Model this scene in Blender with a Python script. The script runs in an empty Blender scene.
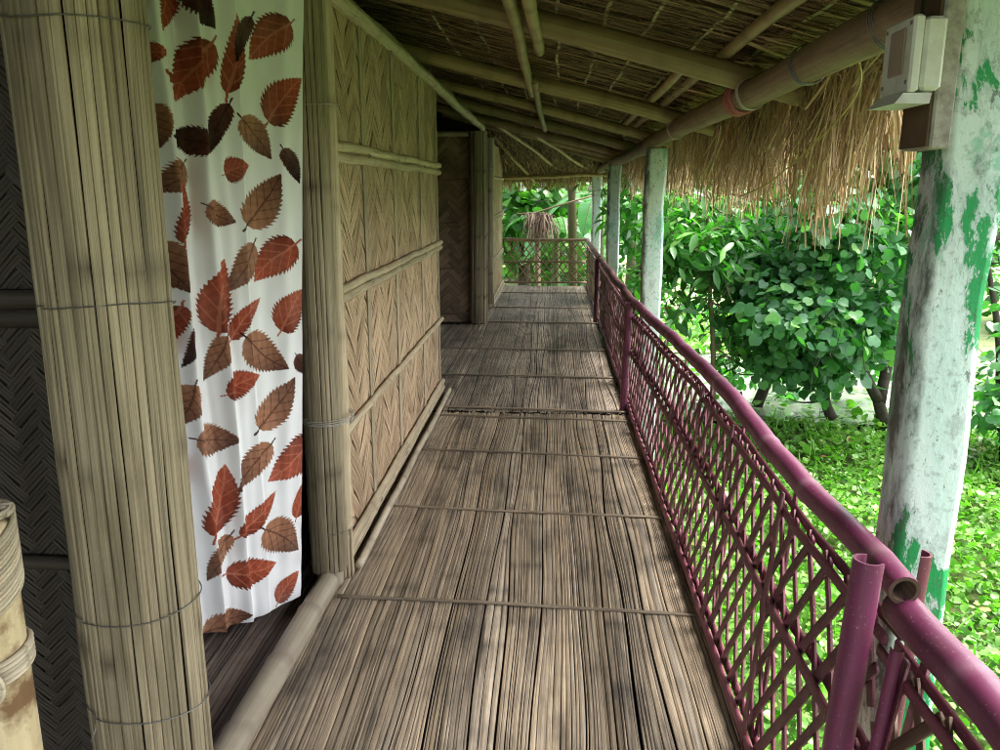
import bpy, math, random
import numpy as np
R = math.radians
rng = np.random.default_rng(7)
random.seed(7)
sc = bpy.context.scene
COL = sc.collection

# ------------------------------------------------------------------ mesh builder
class MB:
    def __init__(s):
        s.v = []; s.f = []; s.uv = []; s.rnd = []; s.nd = []; s.n = 0
    def add(s, v, faces, uv=None, rnd=None, nd=None, mat=0, smooth=True):
        v = np.asarray(v, float).reshape(-1, 3); k = len(v)
        s.v.append(v)
        s.uv.append(np.zeros((k, 2)) if uv is None else np.asarray(uv, float).reshape(-1, 2))
        r = rng.random() if rnd is None else rnd
        s.rnd.append(np.broadcast_to(np.asarray(r, float), (k,)))
        s.nd.append(np.broadcast_to(np.asarray(0. if nd is None else nd, float), (k,)))
        if not isinstance(faces, list): faces = [faces]
        for f in faces:
            f = np.asarray(f, int)
            if f.size: s.f.append((f + s.n, mat, smooth))
        s.n += k
    def mesh(s, name, off=(0, 0, 0), mats=()):
        me = bpy.data.meshes.new(name)
        V = np.concatenate(s.v) - np.asarray(off, float)
        UV = np.concatenate(s.uv); RN = np.concatenate(s.rnd); ND = np.concatenate(s.nd)
        loops = np.concatenate([f.ravel() for f, _, _ in s.f]).astype(np.int32)
        tot = np.concatenate([np.full(len(f), f.shape[1]) for f, _, _ in s.f]).astype(np.int32)
        mi = np.concatenate([np.full(len(f), m) for f, m, _ in s.f]).astype(np.int32)
        sm = np.concatenate([np.full(len(f), k) for f, _, k in s.f]).astype(bool)
        st = np.concatenate([[0], np.cumsum(tot)[:-1]]).astype(np.int32)
        me.vertices.add(len(V)); me.vertices.foreach_set('co', V.ravel().astype(np.float32))
        me.loops.add(len(loops)); me.loops.foreach_set('vertex_index', loops)
        me.polygons.add(len(tot)); me.polygons.foreach_set('loop_start', st); me.polygons.foreach_set('loop_total', tot)
        me.polygons.foreach_set('material_index', mi); me.polygons.foreach_set('use_smooth', sm)
        ul = me.uv_layers.new(name='UVMap'); ul.data.foreach_set('uv', UV[loops].ravel().astype(np.float32))
        a = me.attributes.new('rnd', 'FLOAT', 'POINT'); a.data.foreach_set('value', RN.astype(np.float32))
        a = me.attributes.new('nd', 'FLOAT', 'POINT'); a.data.foreach_set('value', ND.astype(np.float32))
        me.update(calc_edges=True)
        for m in mats: me.materials.append(m)
        return me

def sweep(mb, P, prof, S, U, closed=False, caps=False, rnd=None, nd=None, mat=0, uoff=None, smooth=True):
    P = np.asarray(P, float); M = len(P)
    prof = np.asarray(prof, float)
    if prof.ndim == 2: prof = np.broadcast_to(prof, (M,) + prof.shape)
    S = np.broadcast_to(np.asarray(S, float), (M, 3)); U = np.broadcast_to(np.asarray(U, float), (M, 3))
    K0 = prof.shape[1]
    if closed: prof = np.concatenate([prof, prof[:, :1]], 1)
    K = prof.shape[1]
    V = P[:, None] + prof[..., 0:1] * S[:, None] + prof[..., 1:2] * U[:, None]
    du = np.concatenate([[0], np.cumsum(np.linalg.norm(np.diff(P, axis=0), axis=1))])
    dv = np.concatenate([[0], np.cumsum(np.linalg.norm(np.diff(prof[0], axis=0), axis=1))])
    uo = rng.random() * 3 if uoff is None else uoff
    UV = np.stack(np.broadcast_arrays(du[:, None] + uo, dv[None, :]), -1)
    i, j = np.meshgrid(np.arange(M - 1), np.arange(K - 1), indexing='ij')
    a = (i * K + j).ravel()
    F = [np.stack([a, a + 1, a + K + 1, a + K], 1)]
    if caps:
        F.append(np.arange(K0)[::-1][None]); F.append((np.arange(K0) + (M - 1) * K)[None])
    n = None
    if nd is not None: n = np.repeat(np.asarray(nd, float), K)
    mb.add(V, F, UV, rnd, n, mat, smooth)

def frames(P):
    P = np.asarray(P, float)
    T = np.gradient(P, axis=0); T /= np.linalg.norm(T, axis=1)[:, None] + 1e-12
    ref = np.array([0, 0, 1.]) if abs(T[0][2]) < .8 else np.array([1., 0, 0])
    S = []; s = np.cross(T[0], ref); s /= np.linalg.norm(s)
    for t in T:
        s = s - t * (s @ t); s /= np.linalg.norm(s); S.append(s)
    S = np.array(S); U = np.cross(S, T)
    return S, U

def tube(mb, P, r, n=10, caps=True, **k):
    P = np.asarray(P, float)
    S, U = frames(P)
    a = np.arange(n) / n * 2 * np.pi
    c = np.stack([np.cos(a), np.sin(a)], -1)
    r = np.broadcast_to(np.asarray(r, float), (len(P),))
    sweep(mb, P, c[None] * r[:, None, None], S, U, closed=True, caps=caps, **k)

def lerp(a, b, n):
    t = np.linspace(0, 1, n)[:, None]
    return np.asarray(a, float) * (1 - t) + np.asarray(b, float) * t

def wob(n, amp, scale=1.0):
    """smooth 1-d noise, n samples"""
    x = np.linspace(0, 1, n) * scale * 6.28
    return amp * sum(math.pow(.6, k) * np.sin(x * (k + 1) * .8 + rng.random() * 6.28) for k in range(4)) / 1.6

def bamboo_pole(mb, A, B, r, n=14, nodes=.38, bend=.012, r2=None, sep=.035, caps=True):
    A = np.asarray(A, float); B = np.asarray(B, float)
    L = np.linalg.norm(B - A); m = max(6, int(L / sep))
    P = lerp(A, B, m); t = np.linspace(0, 1, m)
    d = (B - A) / L
    s = np.cross(d, [0, 0, 1.]) if abs(d[2]) < .9 else np.array([1., 0, 0])
    s /= np.linalg.norm(s); u = np.cross(s, d)
    P = P + s * wob(m, bend, L / 3)[:, None] + u * wob(m, bend, L / 3)[:, None]
    rr = r + ((r2 if r2 else r) - r) * t
    nd = np.zeros(m); x = t * L; p = rng.random() * nodes
    while p < L:
        g = np.exp(-((x - p) / .016) ** 2); nd = np.maximum(nd, np.exp(-((x - p) / .022) ** 2))
        rr = rr * (1 + .09 * g) * (1 - .05 * np.exp(-((x - p - .035) / .02) ** 2))
        p += nodes * (.85 + .3 * rng.random())
    tube(mb, P, rr, n, caps, nd=nd)

def box(mb, lo, hi, bev=.002, axis=2, rnd=None, mat=0):
    lo = np.asarray(lo, float); hi = np.asarray(hi, float); c = (lo + hi) / 2; h = (hi - lo) / 2
    a = axis; b, d = [(1, 2), (2, 0), (0, 1)][a]
    E = np.eye(3); x, y = h[b], h[d]; e = min(bev, x * .45, y * .45)
    pr = np.array([(x - e, -y), (x, -y + e), (x, y - e), (x - e, y), (-x + e, y), (-x, y - e), (-x, -y + e), (-x + e, -y)])
    sc_ = [1 - e / max(x, 1e-6), 1, 1, 1 - e / max(x, 1e-6)]
    pts = [c - E[a] * h[a], c - E[a] * (h[a] - e), c + E[a] * (h[a] - e), c + E[a] * h[a]]
    prof = np.stack([pr * np.array([(x - q) / x, (y - q) / y]) for q in (e, 0, 0, e)])
    sweep(mb, pts, prof, E[b], E[d], closed=True, caps=True, rnd=rnd, mat=mat, smooth=False)

# ------------------------------------------------------------------ objects
def thing(name, label, cat, loc=(0, 0, 0), group=None):
    o = bpy.data.objects.new(name, None); COL.objects.link(o); o.location = loc
    o.empty_display_size = .1
    o['label'] = label; o['category'] = cat
    if group: o['group'] = group
    return o
WORLD = {}
def wloc(o):
    p = np.array(o.location)
    while o.parent: o = o.parent; p = p + np.array(o.location)
    return p
def part(name, mb, mats, parent, label=None, pivot=None):
    if not isinstance(mats, (list, tuple)): mats = [mats]
    base = wloc(parent)
    me = mb.mesh(name, base, mats)
    o = bpy.data.objects.new(name, me); COL.objects.link(o); o.parent = parent
    if label: o['label'] = label
    return o
def solo(name, mb, mats, label=None, cat=None, loc=(0, 0, 0), group=None, kind=None):
    if not isinstance(mats, (list, tuple)): mats = [mats]
    o = bpy.data.objects.new(name, mb.mesh(name, loc, mats)); COL.objects.link(o); o.location = loc
    if label: o['label'] = label; o['category'] = cat
    if group: o['group'] = group
    if kind: o['kind'] = kind
    return o
def copy_tree(o, parent=None):
    c = o.copy(); COL.objects.link(c)
    if parent: c.parent = parent
    for ch in list(o.children): copy_tree(ch, c)
    return c

# ------------------------------------------------------------------ materials
class NT:
    def __init__(s, name):
        s.m = bpy.data.materials.new(name); s.m.use_nodes = True
        s.t = s.m.node_tree; s.t.nodes.clear()
        s.out = s.n('ShaderNodeOutputMaterial')
    def n(s, typ, **k):
        x = s.t.nodes.new(typ)
        for a, b in k.items(): setattr(x, a, b)
        return x
    def l(s, a, b): s.t.links.new(a, b)
    def inp(s, sock, v):
        if v is None: return
        if hasattr(v, 'is_linked') or isinstance(v, bpy.types.NodeSocket): s.l(v, sock)
        else: sock.default_value = v
    def mix(s, f, a, b, mode='MIX'):
        x = s.n('ShaderNodeMix', data_type='RGBA', blend_type=mode)
        s.inp(x.inputs[0], f); s.inp(x.inputs[6], c4(a)); s.inp(x.inputs[7], c4(b)); return x.outputs[2]
    def math(s, op, a, b=None, c=None, clamp=False):
        x = s.n('ShaderNodeMath', operation=op, use_clamp=clamp)
        s.inp(x.inputs[0], a); s.inp(x.inputs[1], b); s.inp(x.inputs[2], c); return x.outputs[0]
    def mr(s, v, a, b, c, d):
        x = s.n('ShaderNodeMapRange'); s.inp(x.inputs[0], v)
        for i, q in enumerate((a, b, c, d)): x.inputs[i + 1].default_value = q
        return x.outputs[0]
    def attr(s, name): return s.n('ShaderNodeAttribute', attribute_name=name).outputs['Fac']
    def ramp(s, v, stops, interp='LINEAR'):
        x = s.n('ShaderNodeValToRGB'); s.l(v, x.inputs[0]); e = x.color_ramp.elements
        x.color_ramp.interpolation = interp
        while len(e) < len(stops): e.new(.5)
        for i, (p, c) in enumerate(stops): e[i].position = p; e[i].color = c4(c)
        return x.outputs[0]
    def noise(s, vec, scale, detail=3, rough=.55, dist=0):
        x = s.n('ShaderNodeTexNoise'); s.l(vec, x.inputs['Vector']) if vec is not None else None
        x.inputs['Scale'].default_value = scale; x.inputs['Detail'].default_value = detail
        x.inputs['Roughness'].default_value = rough; x.inputs['Distortion'].default_value = dist
        return x.outputs[0]
    def bsdf(s, col, rough=.6, spec=.3, bump=None, bstr=.3, bdist=.002, **k):
        b = s.n('ShaderNodeBsdfPrincipled')
        s.inp(b.inputs['Base Color'], c4(col)); s.inp(b.inputs['Roughness'], rough)
        s.inp(b.inputs['Specular IOR Level'], spec)
        for a, v in k.items(): s.inp(b.inputs[a.replace('_', ' ')], v)
        if bump is not None:
            bn = s.n('ShaderNodeBump'); bn.inputs['Strength'].default_value = bstr; bn.inputs['Distance'].default_value = bdist
            s.l(bump, bn.inputs['Height']); s.l(bn.outputs[0], b.inputs['Normal'])
        return b.outputs[0]
    def done(s, sh): s.l(sh, s.out.inputs[0]); return s.m
def c4(c):
    if isinstance(c, (tuple, list)) and len(c) == 3: return (c[0], c[1], c[2], 1)
    return c

def bamboo_mat(name, dark, mid, light, rough=.62, gx=2.5, gy=160, stain=(.12, .10, .07), samt=.45, sscale=3.,
               node=(.10, .08, .06), namt=.55, var=(.72, 1.22), spec=.25, bstr=.35, sthr=(.48, .7), stretch=(1, 1, 1), crack=.55, hue=None):
    t = NT(name)
    uv = t.n('ShaderNodeTexCoord'); rnd = t.attr('rnd'); nd = t.attr('nd')
    mp = t.n('ShaderNodeMapping'); mp.inputs['Scale'].default_value = (gx, gy, 1)
    off = t.n('ShaderNodeCombineXYZ'); t.l(t.math('MULTIPLY', rnd, 37.), off.inputs[0]); t.l(t.math('MULTIPLY', rnd, 91.), off.inputs[1])
    t.l(uv.outputs['UV'], mp.inputs[0]); t.l(off.outputs[0], mp.inputs[1])
    g = t.noise(mp.outputs[0], 1., 7, .72)
    c = t.ramp(g, [(.32, dark), (.5, mid), (.68, light)])
    mp2 = t.n('ShaderNodeMapping'); mp2.inputs['Scale'].default_value = (gx * .8, gy * .35, 1)
    t.l(uv.outputs['UV'], mp2.inputs[0]); t.l(off.outputs[0], mp2.inputs[1])
    g2 = t.noise(mp2.outputs[0], 1., 2, .5)
    ck = t.ramp(g2, [(.30, (1, 1, 1)), (.37, (0, 0, 0))])
    c = t.mix(t.math('MULTIPLY', ck, crack), c, tuple(x * .25 for x in dark))
    c = t.mix(1., c, t.n('ShaderNodeCombineColor').outputs[0] if False else t.ramp(rnd, [(0, (var[0],) * 3), (1, (var[1],) * 3)]), 'MULTIPLY')
    if hue:
        c = t.mix(t.mr(t.math('FRACT', t.math('MULTIPLY', rnd, 7.31)), 0, 1, 0, 1), c, t.mix(1., c, hue, 'MULTIPLY'))
    ms = t.n('ShaderNodeMapping'); ms.inputs['Scale'].default_value = stretch; t.l(uv.outputs['Object'], ms.inputs[0])
    sn = t.noise(ms.outputs[0], sscale, 7, .65)
    sm = t.math('MULTIPLY', t.mr(sn, sthr[0], sthr[1], 0, 1), samt)
    c = t.mix(sm, c, stain)
    nz = t.noise(mp.outputs[0], .6, 2)
    c = t.mix(t.math('MULTIPLY', t.math('MULTIPLY', nd, namt), t.mr(nz, .3, .6, .35, 1.)), c, node)
    sh = t.bsdf(c, rough, spec, g, bstr, .0018)
    return t.done(sh)

M = {}
M['post'] = bamboo_mat('bamboo_strip_bundle', (.13, .10, .062), (.345, .285, .185), (.50, .43, .30), gx=1.3, gy=300, bstr=.6, stain=(.12, .10, .06), samt=.8, sscale=5., node=(.07, .05, .035), namt=.95, stretch=(2.2, 2.2, .22), sthr=(.46, .66))
M['mat'] = bamboo_mat('woven_bamboo_mat', (.31, .20, .122), (.58, .415, .265), (.71, .545, .375), gy=190, stain=(.27, .17, .11), samt=.45, sscale=3, var=(.80, 1.14), crack=.7)
M['matdark'] = bamboo_mat('shade_toned_woven_mat', (.028, .022, .017), (.044, .036, .027), (.062, .05, .038), gy=160, stain=(.03, .024, .02), samt=.5, var=(.8, 1.15))  # near-black tone puts the walls' shade into the bamboo colour
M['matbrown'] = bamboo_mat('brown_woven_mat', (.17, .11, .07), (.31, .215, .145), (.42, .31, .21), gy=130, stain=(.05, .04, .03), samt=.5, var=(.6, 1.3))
M['rail_b'] = bamboo_mat('split_bamboo_rail', (.33, .265, .17), (.52, .43, .29), (.63, .54, .39), stain=(.17, .13, .09), samt=.4, node=(.20, .15, .09), namt=.45)
M['floor'] = bamboo_mat('weathered_bamboo_floor', (.105, .084, .063), (.345, .285, .215), (.61, .535, .425), rough=.43, gx=2., gy=250, stain=(.05, .044, .04), samt=.85, sscale=2.6,
                        node=(.028, .025, .026), namt=1., var=(.6, 1.28), spec=.45, bstr=.6, sthr=(.48, .68), stretch=(2.2, .55, 1), crack=.75, hue=(1.06, .98, .86))
M['floor2'] = bamboo_mat('grey_bamboo_floor', (.12, .099, .08), (.355, .30, .24), (.59, .515, .425), rough=.55, gx=2.2, gy=210, stain=(.05, .045, .04), samt=.65, sscale=2.0,
                         node=(.035, .03, .03), namt=.8, var=(.55, 1.3), spec=.3, bstr=.5, sthr=(.44, .64), stretch=(2.2, .5, 1), crack=.75, hue=(1.05, .98, .88))
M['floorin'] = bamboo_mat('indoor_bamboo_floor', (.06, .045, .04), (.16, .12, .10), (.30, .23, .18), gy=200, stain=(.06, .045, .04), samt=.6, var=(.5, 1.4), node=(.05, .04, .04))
M['strip'] = bamboo_mat('cane_floor_strip', (.16, .125, .09), (.27, .215, .155), (.38, .31, .23), gy=200, stain=(.10, .08, .06), samt=.5)
M['pole'] = bamboo_mat('pale_bamboo_pole', (.30, .25, .18), (.43, .37, .27), (.52, .46, .36), rough=.45, gx=1.2, gy=70, stain=(.24, .19, .15), samt=.6, sscale=5, node=(.19, .145, .12), namt=.7, spec=.4, bstr=.15, crack=.1)
M['rafter'] = bamboo_mat('rafter_bamboo', (.24, .175, .085), (.36, .27, .135), (.46, .36, .19), rough=.5, gx=1.0, gy=50, stain=(.16, .11, .06), samt=.6, sscale=5, node=(.14, .10, .055), namt=.6, spec=.35, bstr=.15, crack=.15)
M['beam'] = bamboo_mat('log_beam', (.17, .11, .075), (.29, .205, .135), (.38, .29, .19), rough=.6, gx=2., gy=60, stain=(.13, .07, .05), samt=.6, sscale=4, node=(.14, .09, .07), namt=.4, bstr=.4, crack=.35)
M['thatch'] = bamboo_mat('thatch_straw', (.14, .085, .05), (.27, .175, .105), (.39, .28, .175), rough=.7, gy=90, stain=(.08, .05, .03), samt=.5, sscale=3, var=(.45, 1.45), crack=.2, bstr=.2)
M['fringe'] = bamboo_mat('thatch_fringe_straw', (.38, .24, .125), (.58, .42, .235), (.72, .58, .375), rough=.65, gx=1.5, gy=60, stain=(.15, .08, .045), samt=.65, sscale=3.2, var=(.42, 1.4), crack=.1, bstr=.2)
M['thatchbase'] = bamboo_mat('thatch_backing', (.04, .026, .016), (.075, .05, .03), (.12, .08, .05), gx=2, gy=40, stain=(.03, .02, .015), samt=.6)
M['cane'] = bamboo_mat('pale_cane_binding', (.34, .28, .19), (.50, .43, .31), (.60, .53, .41), gy=260, stain=(.24, .18, .11), samt=.4, rough=.45, spec=.4)
M['scorch'] = bamboo_mat('scorched_bamboo', (.46, .36, .20), (.56, .46, .28), (.62, .52, .34), rough=.38, gx=1, gy=30, stain=(.14, .065, .025), samt=.9, sscale=11, sthr=(.5, .64), spec=.45, bstr=.1, crack=.05)
M['lattice_n'] = bamboo_mat('bare_lattice_cane', (.10, .062, .042), (.19, .125, .085), (.29, .20, .14), gy=150, var=(.6, 1.3), stain=(.07, .04, .035), samt=.4)
M['lattice_far'] = bamboo_mat('brown_lattice_cane', (.19, .125, .08), (.35, .25, .17), (.48, .37, .26), gy=150, var=(.6, 1.3), stain=(.09, .06, .04), samt=.4)

def paint_mat(name, col, wear, rough=.32, amt=.5, spec=.5):
    t = NT(name); tc = t.n('ShaderNodeTexCoord'); rnd = t.attr('rnd'); nd = t.attr('nd')
    mp = t.n('ShaderNodeMapping'); mp.inputs['Scale'].default_value = (5, 60, 1); t.l(tc.outputs['UV'], mp.inputs[0])
    g = t.noise(mp.outputs[0], 1., 3)
    n1 = t.noise(tc.outputs['Object'], 9, 6, .7)
    c = t.mix(t.mr(g, .3, .7, 0, 1), tuple(x * .72 for x in col), tuple(x * 1.12 for x in col))
    c = t.mix(1., c, t.ramp(rnd, [(0, (.8,) * 3), (1, (1.15,) * 3)]), 'MULTIPLY')
    c = t.mix(t.math('MULTIPLY', t.mr(n1, .58, .72, 0, 1), amt), c, wear)
    n3 = t.noise(mp.outputs[0], .9, 8, .75); c = t.mix(t.mr(n3, .64, .67, 0, .7), c, (.30, .22, .19))
    n2 = t.noise(tc.outputs['Object'], 160, 2, .5)
    c = t.mix(t.math('MULTIPLY', t.mr(n2, .66, .74, 0, 1), .45), c, (.42, .33, .33))
    c = t.mix(t.math('MULTIPLY', t.mr(nd, .15, .5, 0, 1), .35), c, (.34, .20, .24)); c = t.mix(t.math('MULTIPLY', t.mr(nd, .55, .9, 0, 1), .7), c, tuple(x * .3 for x in col))
    r = t.mr(n1, .3, .7, rough - .08, rough + .22)
    return t.done(t.bsdf(c, r, spec, g, .18, .0015))
M['purple'] = paint_mat('purple_gloss_paint', (.165, .033, .085), (.10, .04, .045), .36, .7)
M['purple2'] = paint_mat('worn_maroon_paint', (.15, .042, .062), (.22, .13, .11), .42, .65, .35)
M['purple3'] = paint_mat('faded_mauve_paint', (.15, .06, .065), (.20, .13, .10), .5, .8, .3)

def post_paint(deep=1., name='peeling_green_white_paint'):
    t = NT(name); tc = t.n('ShaderNodeTexCoord')
    o = t.n('ShaderNodeObjectInfo'); ad = t.n('ShaderNodeVectorMath', operation='ADD')
    sc3 = t.n('ShaderNodeVectorMath', operation='SCALE'); t.l(o.outputs['Random'], sc3.inputs['Scale']); sc3.inputs[0].default_value = (17, 9, 23)
    t.l(tc.outputs['Object'], ad.inputs[0]); t.l(sc3.outputs[0], ad.inputs[1]); v = ad.outputs[0]
    mp = t.n('ShaderNodeMapping'); mp.inputs['Scale'].default_value = (1.5, 1.5, .62); t.l(v, mp.inputs[0]); v2 = mp.outputs[0]
    n0 = t.noise(v2, 5, 6, .6)
    c = t.mix(t.mr(n0, .38, .62, 0, 1), (.77, .86, .845), (.60, .78, .73))
    n1 = t.noise(v2, 3.6, 12, .74, .5)
    c = t.mix(t.mr(n1, .55, .58, 0, .75), c, (.25, .58, .42))
    n2 = t.noise(v2, 3.1, 12, .70, .3)
    c = t.mix(t.mr(n2, .590, .602, 0, deep), c, (.02, .33, .10))
    n3 = t.noise(v2, 8, 9, .72)
    c = t.mix(t.math('MULTIPLY', t.mr(n3, .55, .68, 0, 1), .6), c, (.17, .20, .19))
    n4 = t.noise(v, 60, 4, .6)
    c = t.mix(t.math('MULTIPLY', t.mr(n4, .56, .7, 0, 1), .4), c, (.10, .10, .095))
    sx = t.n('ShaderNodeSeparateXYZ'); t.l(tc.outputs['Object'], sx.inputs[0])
    n5 = t.noise(v2, 34, 10, .75); c = t.mix(t.mr(n5, .60, .63, 0, .75), c, (.09, .10, .09)); c = t.mix(t.mr(n5, .36, .34, 0, .6), c, (.88, .92, .92))
    side = t.math('MULTIPLY', t.mr(sx.outputs[0], -.040, -.056, 0, 1), t.mr(n3, .44, .58, .05, .9))  # house-facing side darkened: its shade put into the colour, mottled with mould
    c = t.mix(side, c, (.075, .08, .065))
    h = t.math('ADD', t.math('MULTIPLY', n4, .35), t.math('ADD', n3, t.mr(n2, .57, .60, 0, .35)))
    return t.done(t.bsdf(c, .55, .35, h, .8, .006))
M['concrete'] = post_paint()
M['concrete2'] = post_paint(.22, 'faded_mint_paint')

def simple(name, col, rough=.5, spec=.4, metal=0, nscale=30, namt=.3, ncol=None, bstr=.1):
    t = NT(name); tc = t.n('ShaderNodeTexCoord'); n = t.noise(tc.outputs['Object'], nscale, 6, .65)
    c = t.mix(t.math('MULTIPLY', t.mr(n, .4, .68, 0, 1), namt), col, ncol or tuple(x * .5 for x in col))
    return t.done(t.bsdf(c, rough, spec, n, bstr, .003, Metallic=metal))
M['wire'] = simple('binding_wire', (.22, .22, .21), .45, .5, .6)
M['dark'] = simple('dark_void_bamboo', (.022, .018, .014), .8, .1)
M['plank'] = simple('grey_weathered_plank', (.42, .40, .36), .8, .15, 0, 45, .6, (.13, .11, .09), .5)
M['plankdark'] = simple('raw_plank_side', (.13, .085, .06), .8, .15, 0, 25, .5)
M['plastic'] = simple('off_white_plastic', (.70, .73, .68), .4, .45, 0, 26, .45, (.46, .42, .31), .05)
M['plasticin'] = simple('dull_brown_plastic', (.36, .29, .24), .5, .3, 0, 14, .3)
M['cord'] = simple('yellowed_cord', (.42, .36, .10), .6, .2)
M['string'] = simple('pale_string', (.55, .53, .48), .7, .2)
M['ragpink'] = simple('faded_pink_rag', (.45, .17, .17), .8, .1, 0, 40, .5)
M['bluecloth'] = simple('deep_blue_cloth', (.03, .03, .14), .8, .1)
M['bark'] = simple('tree_bark', (.05, .04, .03), .85, .15, 0, 22, .6, (.09, .085, .07), .9)
M['twig'] = simple('pale_twig_bark', (.20, .155, .10), .8, .15, 0, 22, .5)
M['dry'] = bamboo_mat('dry_hanging_leaf', (.18, .12, .09), (.30, .215, .165), (.42, .33, .26), gy=60, stain=(.2, .12, .1), samt=.4)
M['mossy'] = simple('mossy_trunk', (.085, .07, .035), .85, .15, 0, 12, .7, (.05, .075, .02), .6)
M['stem'] = simple('green_stem', (.07, .10, .035), .6, .3, 0, 14, .6, (.13, .10, .055))

def leaf_mat(name, dark, mid, light, trans=.35, rough=.38, spec=.45, tc=(.25, .55, .08)):
    t = NT(name); rnd = t.attr('rnd'); co = t.n('ShaderNodeTexCoord')
    n = t.noise(co.outputs['Object'], 14, 3)
    c = t.ramp(rnd, [(0, dark), (.55, mid), (1, light)])
    c = t.mix(t.math('MULTIPLY', t.mr(n, .35, .7, 0, 1), .35), c, dark)
    b = t.bsdf(c, rough, spec)
    tr = t.n('ShaderNodeBsdfTranslucent'); t.l(t.mix(1., c, tuple(4.2 * x for x in tc), 'MULTIPLY'), tr.inputs[0])
    m = t.n('ShaderNodeMixShader'); m.inputs[0].default_value = trans; t.l(b, m.inputs[1]); t.l(tr.outputs[0], m.inputs[2])
    return t.done(m.outputs[0])
M['leaf_round'] = leaf_mat('round_leaf', (.055, .15, .07), (.12, .28, .13), (.25, .44, .12), .38, .42, .6)
M['leaf_lance'] = leaf_mat('narrow_leaf', (.04, .12, .04), (.085, .225, .07), (.18, .37, .09), .38)
M['leaf_far'] = leaf_mat('distant_leaf', (.03, .09, .025), (.075, .19, .045), (.18, .34, .08))
M['leaf_cover'] = leaf_mat('ground_cover_leaf', (.065, .175, .022), (.15, .33, .05), (.29, .46, .10), .32, .42, tc=(.24, .42, .10))
M['leaf_banana'] = leaf_mat('banana_leaf', (.035, .12, .05), (.08, .24, .07), (.18, .38, .09), .3, .33)
M['litter'] = leaf_mat('fallen_leaf', (.14, .08, .035), (.26, .17, .06), (.42, .36, .10), .15, tc=(.3, .25, .1))
M['leaf_orange'] = leaf_mat('dying_leaf', (.40, .13, .02), (.50, .20, .03), (.55, .30, .05), tc=(.3, .25, .1))

# ------------------------------------------------------------------ generic builders
def split_rail(mb, A, B, w=.035, t=.016, normal=(1, 0, 0), bend=.006, nodes=.4):
    """half-round split bamboo, flat side on -normal"""
    A = np.asarray(A, float); B = np.asarray(B, float); L = np.linalg.norm(B - A); m = max(5, int(L / .03))
    d = (B - A) / L; U = np.asarray(normal, float); U = U - d * (U @ d); U /= np.linalg.norm(U); S = np.cross(d, U)
    P = lerp(A, B, m) + S * wob(m, bend, L)[:, None]
    a = np.linspace(0, np.pi, 8); pr = np.stack([np.cos(a) * w / 2, np.sin(a) * t], -1)
    x = np.linspace(0, L, m); nd = np.zeros(m); k = np.ones(m); p = rng.random() * nodes
    while p < L:
        g = np.exp(-((x - p) / .014) ** 2); nd = np.maximum(nd, g); k = k * (1 + .14 * g); p += nodes * (.8 + .4 * rng.random())
    sweep(mb, P, pr[None] * k[:, None, None], S, U, closed=True, caps=True, nd=nd)

def flat_strip(mb, P, w, t, S, U, rnd=None, nd=None, crown=.3):
    pr = np.array([(-w / 2, -t / 2), (-w / 2, t * .2), (0, t / 2), (w / 2, t * .2), (w / 2, -t / 2)])
    sweep(mb, P, pr, S, U, closed=True, caps=True, rnd=rnd, nd=nd)

def strip_bundle(mb, core, c, r, z0, z1, nstrip, node_z=(), jit=.004, rag=.03):
    """a post sheathed in flattened split bamboo"""
    x0, y0 = c
    wd = rng.uniform(.6, 1.5, nstrip); wd = wd / wd.sum() * 2 * np.pi
    a = rng.random() * 6.28
    for w in wd:
        sub = max(1, int(round(w * r / rng.choice([.016, .022, .03]))))
        ro = r + float(np.clip(rng.normal(0, jit), -.003, .005)); gapA = rng.uniform(.004, .035)
        ph = rng.uniform(-.05, .05)
        zt = z0 + rng.uniform(0, rag) if rag else z0
        for q in range(sub):
            aa = a + gapA * w + (1 - 2 * gapA) * w * q / sub; ab = a + gapA * w + (1 - 2 * gapA) * w * (q + 1) / sub
            m = max(10, int((z1 - zt) / .035)); z = np.linspace(zt, z1, m)
            tw = wob(m, .012, (z1 - z0)) ; rr = ro + rng.normal(0, .0012) + wob(m, .0016, z1 - z0)
            g = rng.choice([.0001, .0002, .0005]) / r
            fr = np.array([0, .03, .12, .5, .88, .97, 1.]); ang = (aa + g + (ab - aa - 2 * g) * fr)[None, :] + tw[:, None] * .6
            crown = np.array([-.005, -.0007, 0, .0003, 0, -.0007, -.005])
            RR = rr[:, None] + crown[None]
            V = np.stack([x0 + RR * np.cos(ang), y0 + RR * np.sin(ang), np.broadcast_to(z[:, None], RR.shape)], -1)
            nd = np.zeros(m)
            for nz in node_z: nd = np.maximum(nd, np.exp(-((z - nz - ph * .4) / .009) ** 2) * rng.uniform(.5, 1))
            RR = RR + .0016 * nd[:, None]; V[..., 0] = x0 + RR * np.cos(ang); V[..., 1] = y0 + RR * np.sin(ang)
            UV = np.stack(np.broadcast_arrays(z[:, None] + 0 * ang, ang * r), -1)
            K = 7; i, j = np.meshgrid(np.arange(m - 1), np.arange(K - 1), indexing='ij'); b = (i * K + j).ravel()
            mb.add(V, [np.stack([b, b + 1, b + K + 1, b + K], 1)], UV, min(1, max(0, .5 + rng.normal(0, .16) + (rng.random() - .5) * .2)), np.repeat(nd, K))
        a += w
    m = 12
    tube(core, lerp((x0, y0, z0 + .02), (x0, y0, z1 - .01), m), r - .009, 20)

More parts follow.
